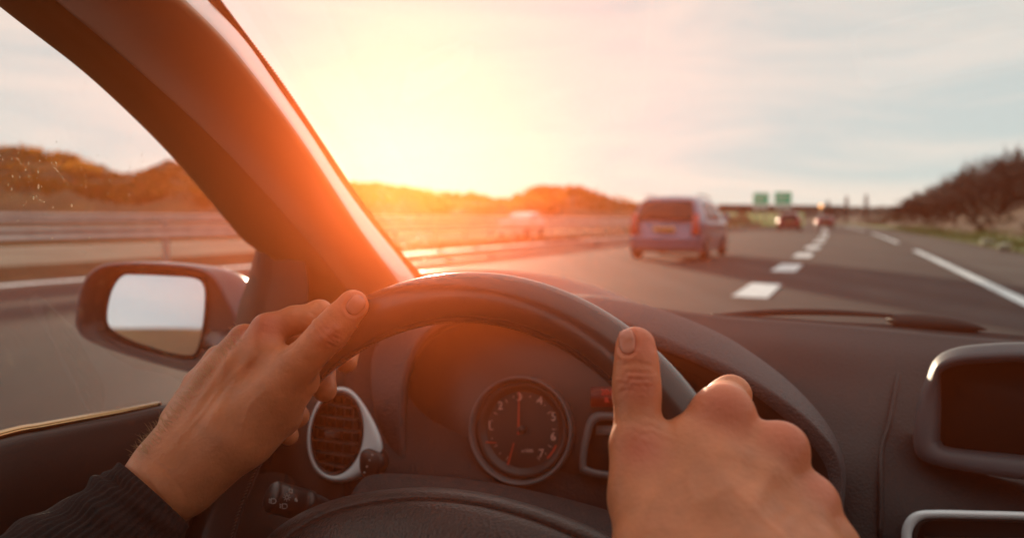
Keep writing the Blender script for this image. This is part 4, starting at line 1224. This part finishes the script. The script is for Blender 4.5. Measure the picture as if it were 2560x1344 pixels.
# ================================================================== THE DRIVER
def cpt(px, py, d):
    return np.array(((px-1280)/F*d, (672-py)/F*d, d))
def cam2w(V):
    V = np.asarray(V)
    return np.stack([V[:, 0], V[:, 2]*math.cos(PITCH)+V[:, 1]*math.sin(PITCH), CAMZ-V[:, 2]*math.sin(PITCH)+V[:, 1]*math.cos(PITCH)], 1)
def smin(a, b, k):
    h = np.clip(.5+.5*(b-a)/k, 0, 1)
    return b+(a-b)*h-k*h*(1-h)
def cap_(P, a, b, ra, rb):
    ba = b-a; pa = P-a
    t = np.clip((pa@ba)/max(1e-12, ba@ba), 0, 1)
    return np.sqrt(((pa-t[..., None]*ba)**2).sum(-1))-(ra+(rb-ra)*t)
class Hand:
    """smoothly blended tapered limbs; each chain is a list of ((px, py, depth), radius mm)"""
    def __init__(s): s.ch = []
    def chain(s, pts, k=.006, sub=False): s.ch.append(([(cpt(*p), r*.001) for p, r in pts], k, sub)); return s
    def sdf(s, P):
        d = None
        for pts, k, sub in s.ch:
            e = None
            for (a, ra), (b, rb) in zip(pts[:-1], pts[1:]):
                c = cap_(P, a, b, ra, rb)
                e = c if e is None else smin(e, c, .0035)
            if sub: d = -smin(-d, e, k) if d is not None else e
            else: d = e if d is None else smin(d, e, k)
        return d
    def nets(s, h):
        pts = np.array([p for c, _, sb in s.ch for p, r in c if not sb]); mx = max(r for c, _, sb in s.ch for p, r in c if not sb)+.004
        lo, hi = pts.min(0)-mx, pts.max(0)+mx
        n = np.ceil((hi-lo)/h).astype(int)+1
        V = np.empty(n, np.float32)
        ys, zs = np.arange(n[1])*h+lo[1], np.arange(n[2])*h+lo[2]
        B = 12; rad_ = B*h*.9+.002
        xs = np.arange(n[0])*h+lo[0]
        bc = [np.arange(0, m, B) for m in n]
        CG = np.stack(np.meshgrid(*[(b+B/2)*h+l for b, l in zip(bc, lo)], indexing='ij'), -1)
        cv = s.sdf(CG)
        for i, x0 in enumerate(bc[0]):
            for j, y0 in enumerate(bc[1]):
                for k, z0 in enumerate(bc[2]):
                    sl3 = (slice(x0, x0+B), slice(y0, y0+B), slice(z0, z0+B))
                    if abs(cv[i, j, k]) > rad_+.006: V[sl3] = cv[i, j, k]; continue
                    G = np.stack(np.meshgrid(xs[sl3[0]], ys[sl3[1]], zs[sl3[2]], indexing='ij'), -1)
                    V[sl3] = s.sdf(G)
        ins = V < 0
        # surface nets
        cs = [(x, y, z) for x in (0, 1) for y in (0, 1) for z in (0, 1)]
        def sl(A, c): return A[c[0]:A.shape[0]-1+c[0], c[1]:A.shape[1]-1+c[1], c[2]:A.shape[2]-1+c[2]]
        cnt = sum(sl(ins, c).astype(np.int8) for c in cs)
        act = np.argwhere((cnt > 0) & (cnt < 8))
        idx = -np.ones(cnt.shape, np.int64); idx[tuple(act.T)] = np.arange(len(act))
        acc = np.zeros((len(act), 3)); num = np.zeros(len(act))
        for a in cs:
            for b in cs:
                if sum(abs(p-q) for p, q in zip(a, b)) == 1 and a < b:
                    va = V[act[:, 0]+a[0], act[:, 1]+a[1], act[:, 2]+a[2]].astype(float); vb = V[act[:, 0]+b[0], act[:, 1]+b[1], act[:, 2]+b[2]].astype(float)
                    m_ = (va < 0) != (vb < 0)
                    t = np.where(m_, va/np.where(m_, va-vb, 1), 0)
                    p = np.array(a)+t[:, None]*(np.array(b)-np.array(a))
                    acc += p*m_[:, None]; num += m_
        vert = (act+acc/num[:, None])*h+lo
        F_ = []
        for ax in range(3):
            o = [i for i in range(3) if i != ax]
            A = ins; sh0 = [slice(None)]*3; sh1 = [slice(None)]*3
            sh0[ax] = slice(0, -1); sh1[ax] = slice(1, None)
            df = A[tuple(sh0)] != A[tuple(sh1)]
            e = np.argwhere(df)
            e = e[(e[:, o[0]] > 0) & (e[:, o[1]] > 0) & (e[:, o[0]] < n[o[0]]-1) & (e[:, o[1]] < n[o[1]]-1)]
            q = []
            for da, db in ((0, 0), (-1, 0), (-1, -1), (0, -1)):
                c = e.copy(); c[:, o[0]] += da; c[:, o[1]] += db; q.append(idx[tuple(c.T)])
            q = np.stack(q, 1)
            fl = A[tuple(e.T)]
            if ax == 1: fl = ~fl
            q[~fl] = q[~fl][:, ::-1]
            F_.append(q[(q >= 0).all(1)])
        # pull the vertices onto the surface
        for _ in range(2):
            d = s.sdf(vert); g = s.grad(vert)
            vert = vert-g*d[:, None]*.8
        return vert, np.concatenate(F_)
    def grad(s, P, e=4e-4):
        g = np.stack([s.sdf(P+np.eye(3)[i]*e)-s.sdf(P-np.eye(3)[i]*e) for i in range(3)], 1)
        return g/np.maximum(1e-9, np.linalg.norm(g, axis=1))[:, None]
    def hits(s, pts, d0=.25):
        R = np.array([cpt(px, py, 1.0) for px, py in pts]); d = np.full(len(R), d0)
        for _ in range(60):
            v = s.sdf(R*d[:, None]); d = np.minimum(d+np.where(v > 2e-5, v*.75, 0), .62)
            if (v < 4e-5).all(): break
        return R*d[:, None]
    def hit(s, px, py, d0=.25, d1=.6):
        return s.hits([(px, py)], d0)[0]
    def hit_slow(s, px, py, d0=.25, d1=.6):
        """camera-space surface point seen at the pixel"""
        r = cpt(px, py, 1.0); d = d0
        for _ in range(90):
            v = float(s.sdf((r*d)[None])[0])
            if v < 2e-5: break
            d += v*.6
            if d > d1: break
        return r*d
lh = Hand()
# palm, back of the hand, wrist
lh.chain([((60, 1500, .405), 27), ((330, 1290, .445), 26), ((425, 1195, .462), 26), ((520, 1080, .478), 26), ((640, 960, .488), 21)])
lh.chain([((440, 1160, .465), 24), ((520, 1040, .482), 21), ((590, 920, .495), 18)], .012)
lh.chain([((470, 1190, .462), 23), ((585, 1090, .468), 25), ((680, 1010, .476), 21), ((745, 950, .478), 15)], .014)
lh.chain([((640, 1060, .482), 22), ((700, 1040, .492), 15)], .012)
# metacarpals up to the knuckles
lh.chain([((520, 1050, .478), 14), ((600, 920, .480), 12), ((668, 826, .486), 11.5)], .010)
lh.chain([((480, 1040, .480), 13), ((545, 930, .488), 12), ((610, 848, .497), 11.0)], .008)
lh.chain([((450, 1050, .485), 13), ((500, 960, .497), 11), ((548, 896, .510), 10)], .008)
# index: proximal joint lies over the rim, then goes down behind it
lh.chain([((672, 824, .487), 11.5), ((735, 800, .492), 10), ((796, 786, .500), 9.6), ((830, 820, .522), 9), ((868, 880, .530), 8.5), ((866, 905, .522), 8.3)], .005)
lh.chain([((612, 850, .499), 10.5), ((700, 840, .518), 10), ((760, 850, .535), 9.5), ((808, 930, .540), 9), ((812, 974, .526), 9.2)], .004)
lh.chain([((550, 900, .51), 10), ((640, 930, .535), 9.5), ((710, 990, .545), 9), ((745, 1040, .532), 8.8)], .004)
lh.chain([((540, 960, .51), 9.5), ((620, 1010, .535), 8.5), ((690, 1070, .538), 8), ((722, 1088, .522), 7.4)], .004)
# thumb: along the face of the rim
lh.chain([((600, 1060, .468), 21), ((690, 975, .466), 16), ((752, 905, .462), 13.2), ((790, 866, .460), 12.0), ((822, 832, .459), 12.8), ((850, 800, .460), 11.4), ((882, 763, .462), 10.6)], .008)
# web fold and knuckle details
lh.chain([((700, 900, .473), 11), ((660, 880, .478), 12)], .010)
lh.chain([((772, 800, .491), 8.6), ((800, 779, .498), 8.8)], .003)
lh.chain([((814, 846, .4475), 2.2), ((836, 824, .448), 2.2)], .006)
NL = (889, 762, 30, -33, 22, 27)
NR = (1567, 853, -3, -30, 23, 33)
rh = Hand()
rh.chain([((1960, 2100, .235), 33), ((1850, 1650, .275), 30), ((1830, 1500, .290), 30), ((1800, 1330, .312), 26), ((1800, 1200, .330), 19)])
rh.chain([((1700, 1560, .28), 24), ((1640, 1380, .310), 19), ((1615, 1240, .335), 17.5), ((1602, 1130, .348), 13.5)], .012)
rh.chain([((1850, 1110, .345), 10), ((1920, 1140, .343), 10), ((1985, 1220, .336), 9.5), ((2040, 1320, .327), 9)], .010)
rh.chain([((1900, 1500, .285), 26), ((1990, 1420, .305), 22), ((1985, 1300, .325), 16)], .014)
rh.chain([((1700, 1400, .305), 22), ((1720, 1240, .330), 17), ((1730, 1150, .343), 13)], .012)
rh.chain([((1720, 1350, .315), 17), ((1775, 1170, .337), 14), ((1812, 1040, .352), 12.8)], .010)
rh.chain([((1820, 1350, .312), 17), ((1895, 1210, .328), 14), ((1952, 1120, .341), 11.5)], .009)
rh.chain([((1900, 1400, .305), 16), ((1975, 1310, .320), 13), ((2028, 1255, .333), 10.2)], .008)
rh.chain([((1960, 1480, .295), 16), ((2040, 1400, .310), 12), ((2085, 1365, .322), 9.8)], .008)
# webbing between thumb and index
rh.chain([((1660, 1165, .346), 12.5), ((1715, 1105, .350), 11.5), ((1780, 1045, .356), 11)], .012)
# fingers go forward over the rim and down behind it
rh.chain([((1814, 1030, .352), 12.8), ((1816, 1008, .372), 11.6), ((1812, 1000, .396), 11.4), ((1828, 986, .400), 11), ((1812, 1004, .400), 11), ((1780, 1040, .418), 10), ((1735, 1080, .415), 9)], .010)
rh.chain([((1954, 1120, .340), 10.6), ((1948, 1120, .372), 11), ((1905, 1130, .398), 10.5), ((1860, 1170, .41), 9.5), ((1820, 1190, .40), 9)], .010)
rh.chain([((2030, 1254, .333), 10), ((2010, 1250, .365), 9.6), ((1960, 1270, .385), 9.2), ((1900, 1290, .385), 8.6)], .010)
rh.chain([((2086, 1366, .322), 9.6), ((2060, 1365, .352), 8.6), ((2010, 1380, .365), 8), ((1960, 1390, .36), 7.5)], .010)
# thumb
rh.chain([((1615, 1250, .335), 17), ((1595, 1110, .350), 13.8), ((1594, 1040, .357), 11.6), ((1592, 985, .361), 12.2), ((1591, 950, .363), 12.0), ((1591, 905, .366), 11.2), ((1589, 866, .369), 10.8)], .006)
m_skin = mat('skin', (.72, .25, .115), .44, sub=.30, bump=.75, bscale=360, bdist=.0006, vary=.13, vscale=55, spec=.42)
m_nail = mat('nail', (.74, .24, .16), .25, spec=.5, sub=.2, bump=.1, bscale=300, bdist=.0002)
driver = empty('person', (-.15, -.30, 0), 'person driving in a dark ribbed jumper with both hands on the wheel rim', 'person')
HR = .0012
vl, fl_ = lh.nets(HR); vr, fr_ = rh.nets(HR)
def wrinkle(v, hnd, c, along, wd, ln, amp, wl):
    """fine creases across a joint: c = camera-space centre, along = finger direction"""
    c = np.array(c); along = np.array(along)/np.linalg.norm(along)
    g = hnd.grad(v); r = v-c; t = r@along; rr = np.linalg.norm(r-t[:, None]*along, axis=1)
    side = (g[:, 2] < .2)
    wgt = np.exp(-(t/ln)**2)*np.exp(-(rr/wd)**4)*side
    wob = .0006*np.sin(v[:, 0]*1900+v[:, 1]*900)
    return v+g*(amp*wgt*np.cos(2*np.pi*(t+wob)/wl))[:, None]
a_, b_ = lh.hit(812, 845), lh.hit(832, 822)
vl = wrinkle(vl, lh, lh.hit(822, 838), np.array((.7, .75, 0)), .010, .0052, .00060, .0030)
vr = wrinkle(vr, rh, rh.hit(1592, 955), np.array((0.05, 1, 0)), .011, .0060, .00060, .0031)
vr = wrinkle(vr, rh, rh.hit(1630, 1080), np.array((0.3, 1, 0)), .010, .0070, .00025, .0040)
def ridge(v, hnd, pts, amp, wd, n=16):
    P = hnd.hits([tuple(p) for p in spl(pts, n)])
    g = GR[len(v)]; dm = np.full(len(v), 9.)
    near = np.linalg.norm(v-P.mean(0), axis=1) < .09
    vv = v[near]; dd = np.full(len(vv), 9.); tt = np.zeros(len(vv))
    for i in range(n-1):
        a, b = P[i], P[i+1]; ba = b-a; t = np.clip(((vv-a)@ba)/max(1e-12, ba@ba), 0, 1)
        d = np.linalg.norm(vv-a-t[:, None]*ba, axis=1); m_ = d < dd
        dd = np.where(m_, d, dd); tt = np.where(m_, (i+t)/(n-1), tt)
    w_ = np.zeros(len(v)); w_[near] = amp*np.exp(-(dd/wd)**2)*np.sin(np.pi*np.clip(tt, .04, .96))**.5
    return v+g*w_[:, None]
GR = {len(vl): lh.grad(vl), len(vr): rh.grad(vr)}
# tendons and veins on the backs of the hands
for pts in ([(1775, 1340), (1795, 1200), (1808, 1080)], [(1850, 1330), (1900, 1220), (1940, 1140)], [(1930, 1344), (1985, 1290), (2018, 1262)]):
    vr = ridge(vr, rh, pts, .0013, .0040)
for pts in ([(1700, 1344), (1735, 1260), (1720, 1190), (1760, 1120)], [(1735, 1260), (1830, 1215), (1850, 1150), (1890, 1090)], [(1830, 1215), (1900, 1290), (1960, 1344)], [(1610, 1340), (1640, 1250), (1700, 1190)]):
    vr = ridge(vr, rh, pts, .0006, .0019)
for pts in ([(450, 1080), (530, 960), (596, 862)], [(500, 1090), (590, 950), (655, 848)]):
    vl = ridge(vl, lh, pts, .0012, .0038)
for pts in ([(420, 1130), (500, 1040), (530, 1000), (590, 930), (640, 890)], [(530, 1000), (560, 930), (566, 880)], [(600, 1100), (620, 1020), (680, 960)]):
    vl = ridge(vl, lh, pts, .0006, .0019)
# creases
for pts in ([(1538, 968), (1575, 950), (1620, 948)], [(1536, 984), (1580, 972), (1630, 972)], [(1538, 940), (1580, 930), (1618, 934)], [(1552, 912), (1590, 905), (1625, 912)], [(1600, 1075), (1625, 1060), (1645, 1072)], [(1590, 1100), (1620, 1080), (1655, 1090)]):
    vr = ridge(vr, rh, pts, -.0006, .0010)
for pts in ([(790, 812), (815, 838), (850, 848)], [(800, 806), (826, 826), (860, 832)], [(786, 830), (808, 855), (838, 866)], [(700, 886), (730, 868), (752, 838)], [(690, 868), (722, 850), (745, 820)], [(755, 795), (775, 808), (782, 830)], [(775, 780), (795, 795), (800, 808)], [(345, 1175), (375, 1210), (420, 1270)], [(375, 1150), (420, 1180), (470, 1250)]):
    vl = ridge(vl, lh, pts, -.0006, .0011)
def px_of(v): return 1280+F*v[:, 0]/v[:, 2], 672-F*v[:, 1]/v[:, 2]
def nail_fold(v, hnd, cx, cy, dx, dy, wx, wy):
    n_ = np.array((dx, dy), float); n_ /= np.linalg.norm(n_); x, y = px_of(v)
    a = ((x-cx)*-n_[1]+(y-cy)*n_[0])/wx; b = ((x-cx)*n_[0]+(y-cy)*n_[1])/wy
    rho = (np.abs(a)**2.4+np.abs(b)**2.4)**(1/2.4)
    g = hnd.grad(v); f = np.clip(-g[:, 2]*3, 0, 1)
    return v+g*(f*(-.0008*np.exp(-((rho-1.06)/.10)**2)+.0006*np.exp(-((rho-1.28)/.13)**2)-.0004*(rho < .95)))[:, None]
vl = nail_fold(vl, lh, *NL); vr = nail_fold(vr, rh, *NR)
knuck = [(cpt(665, 812, .476), .013), (cpt(606, 838, .487), .010), (cpt(828, 836, .447), .010), (cpt(1812, 1020, .343), .016), (cpt(1962, 1105, .335), .014), (cpt(2035, 1240, .327), .013), (cpt(1592, 960, .35), .012), (cpt(1589, 860, .36), .014), (cpt(889, 762, .452), .013), (cpt(1600, 1120, .335), .012)]
allv = np.concatenate([vl, vr])
flush = np.zeros(len(allv))
for c_, r_ in knuck: flush = np.maximum(flush, np.exp(-(((allv-c_)**2).sum(1))/r_**2))
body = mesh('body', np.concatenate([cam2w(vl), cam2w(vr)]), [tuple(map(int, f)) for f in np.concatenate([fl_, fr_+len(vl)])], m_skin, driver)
at_ = body.data.attributes.new('flush', 'FLOAT', 'POINT'); at_.data.foreach_set('value', flush.astype(np.float32))
nt = m_skin.node_tree; bs = nt.nodes['Principled BSDF']; src = bs.inputs['Base Color'].links[0].from_socket
an_ = nt.nodes.new('ShaderNodeAttribute'); an_.attribute_name = 'flush'
ml_ = nt.nodes.new('ShaderNodeMath'); ml_.operation = 'MULTIPLY'; ml_.inputs[1].default_value = .85
mx_ = nt.nodes.new('ShaderNodeMixRGB'); mx_.inputs[2].default_value = (.74, .19, .11, 1)
nt.links.new(an_.outputs['Fac'], ml_.inputs[0]); nt.links.new(ml_.outputs[0], mx_.inputs[0]); nt.links.new(src, mx_.inputs[1]); nt.links.new(mx_.outputs[0], bs.inputs['Base Color'])
# arms and shoulders under the jumper join the two hands into one body
ARM = [cpt(60, 1500, .405), cpt(-100, 1600, .385), cpt(-420, 1900, .335), (-.38, -.36, .12), (-.34, -.22, -.12), (-.26, -.16, -.25), (-.12, -.20, -.27), (.04, -.16, -.25), (.12, -.24, -.12), (.17, -.36, .03), cpt(2000, 2900, .185), cpt(1975, 2350, .215), cpt(1960, 2100, .235)]
bm = bmesh.new(); bm.from_mesh(body.data)
fl2 = bm.verts.layers.float.get('flush')
def cutend(P, Q, near):
    """open the rounded end of a forearm at P (axis P->Q leads away from the hand)"""
    P, Q = camw(P), camw(Q); ax_ = (Q-P).normalized()
    dead = [v for v in bm.verts if (v.co-P).dot(ax_) > .0 and (v.co-P).length < near]
    bmesh.ops.delete(bm, geom=dead, context='VERTS')
    return [e for e in bm.edges if e.is_boundary]
e0 = cutend(ARM[0], ARM[1], .06)
e1 = [e for e in cutend(ARM[-1], ARM[-2], .06) if e not in set(e0)]
NA = 40; PA = spl(ARM, NA); RA_ = np.interp(np.linspace(0, 1, NA), np.linspace(0, 1, 13), [27, 28, 32, 36, 42, 52, 90, 52, 42, 38, 35, 34, 33])
tv, tf = tube_data([camw(p) for p in PA][1:-1], [r*.001*.93 for r in RA_][1:-1], 40, cap=False)
nv = [bm.verts.new(v) for v in tv]
for f in tf: bm.faces.new([nv[i] for i in f])
bm.verts.index_update()
m_ = len(nv)
r0 = [bm.edges.get((nv[k], nv[(k+1) % 40])) for k in range(40)]
r1 = [bm.edges.get((nv[m_-40+k], nv[m_-40+(k+1) % 40])) for k in range(40)]
for ea, eb in ((e0, r0), (e1, r1)):
    try: bmesh.ops.bridge_loops(bm, edges=[e for e in ea if e.is_valid]+eb)
    except Exception as ex_: print('bridge', ex_)
bmesh.ops.recalc_face_normals(bm, faces=bm.faces)
if bm.calc_volume(signed=True) < 0: bmesh.ops.reverse_faces(bm, faces=bm.faces)
for f in bm.faces: f.smooth = True
bm.to_mesh(body.data); bm.free()
body.modifiers.new('s', 'SMOOTH').iterations = 1
def nail(hnd, cx, cy, dx, dy, wx, wy):
    """nail plate: centre, unit direction to the tip, half width and half length in pixels"""
    rows = []
    n_ = np.array((dx, dy)); n_ = n_/np.linalg.norm(n_); s_ = np.array((-n_[1], n_[0]))
    uv = [(-1+2*j/12, -1+2*i/14) for i in range(15) for j in range(13)]
    pf = [max(.04, (1-abs(v)**(3.2 if v > 0 else 2.6))**.5 if abs(v) < 1 else 0) for u, v in uv]
    H_ = hnd.hits([tuple(np.array((cx, cy))+n_*v*wy+s_*u*wx*p) for (u, v), p in zip(uv, pf)]); G_ = hnd.grad(H_)
    for q, (u, v) in enumerate(uv):
        edge = min(1, (1-u*u)*2.5)*min(1, (1-v*v)*2.5)
        rows.append(H_[q]+G_[q]*(-.0006+.0012*edge+.0003*max(0, v)))
    V = cam2w(np.array(rows).reshape(-1, 3)).reshape(15, 13, 3)
    return loft('nail', [[Vector(p) for p in r] for r in V], m_nail, body, thick=.0004, offset=-1)
nail(lh, *NL)
nail(rh, *NR)
# ribbed jumper: two sleeves and the body of the garment, one knitted surface
m_knit = mat('black_knit', (.018, .014, .014), .85, bump=.9, bscale=700, bdist=.0012)
SL = [(cpt(384, 1236, .455), 31), (cpt(330, 1287, .446), 32.5), (cpt(230, 1366, .431), 35), (cpt(60, 1498, .406), 40), (cpt(-160, 1630, .385), 42), (cpt(-420, 1900, .335), 47), ((-.38, -.36, .12), 52), ((-.34, -.22, -.12), 58), ((-.26, -.16, -.25), 75), ((-.12, -.22, -.27), 120), ((.04, -.16, -.25), 75), ((.12, -.24, -.12), 58), ((.17, -.36, .03), 50), (cpt(2000, 2900, .185), 46), (cpt(1975, 2350, .215), 42), (cpt(1940, 2000, .242), 38), (cpt(1890, 1800, .26), 36)]
m_ = 190; n = 200
P = [camw(p) for p in spl([q[0] for q in SL], m_)]
R = [float(v[0]) for v in spl([(q[1], 0) for q in SL], m_)]
rows = []; prev = None
for i, p in enumerate(P):
    t = (P[min(i+1, m_-1)]-P[max(i-1, 0)]).normalized()
    a = UP.cross(t).normalized() if prev is None else (prev-t*prev.dot(t)).normalized()
    prev = a; b = t.cross(a); row = []
    e_ = min(i, m_-1-i)
    for k in range(n):
        an = 2*math.pi*k/n
        rb_ = .0009*math.cos(an*44) if e_ < 70 else 0
        fold = .0020*math.sin(an*2+i*.35)*min(1, e_/9)+.0012*math.sin(an*3-i*.8)*min(1, e_/9)
        row.append(p+(a*math.cos(an)+b*math.sin(an))*(R[i]*.001+rb_+fold))
    rows.append(row)
def hem(rw, p, q): return [[p+(x-p)*.90+(q-p)*1.2 for x in rw], [p+(x-p)*.97-(q-p)*.5 for x in rw]]
rows = hem(rows[0], P[0], P[1])+rows+hem(rows[-1], P[-1], P[-2])[::-1]
sw = loft('sweater', rows, m_knit, driver, close_u=True)

# fine hair on the left wrist and the edge of the hand
hb = MB(); rnd = random.Random(3)
cand = []
for k in range(420):
    t = rnd.random(); cand.append((345+255*t+rnd.uniform(-10, 14), 1150-315*t+rnd.uniform(-16, 14)))
H_ = lh.hits(cand); ok_ = lh.sdf(H_) < 5e-4; H_ = H_[ok_]; G_ = lh.grad(H_)
for q, g in zip(H_, G_):
    dr = np.array((-.5+rnd.gauss(0, .25), .55+rnd.gauss(0, .25), .1))
    dr = dr-g*(dr@g)*.6+g*.35; dr /= np.linalg.norm(dr); ln = rnd.uniform(.004, .010)
    hb.tube([camw(q), camw(q+dr*ln*.5+g*.0006), camw(q+dr*ln+np.array((0, -.0012, 0)))], [.00010, .00007, .00003], 3, cap=False)
hb.build('hair', mat('arm_hair', (.75, .45, .22), .4), body)


# ---- orange scattering volume added in the cabin to give the lens flare glow
if True:
    m_h = bpy.data.materials.new('flare_scatter'); m_h.use_nodes = True
    nt = m_h.node_tree; nt.nodes.remove(nt.nodes['Principled BSDF'])
    pv = nt.nodes.new('ShaderNodeVolumePrincipled')
    pv.inputs['Color'].default_value = (1.0, .19, .05, 1)
    pv.inputs['Density'].default_value = 0.105
    pv.inputs['Anisotropy'].default_value = 0.845
    nt.links.new(pv.outputs[0], nt.nodes['Material Output'].inputs['Volume'])
    hz = MB().box(Vector((0, 0, 0)), 2.6, 1.6, 1.5, None)
    # a box that fills the cabin behind the windscreen
    M3 = Matrix.Rotation(-HA, 3, 'Z')
    c = Vector((0, 0, .95))+hf*.05
    hz = MB().box(c, 1.9, 1.5, 1.6, M3)
    o = hz.build('flare_haze', m_h, smooth=False); o['kind'] = 'stuff'
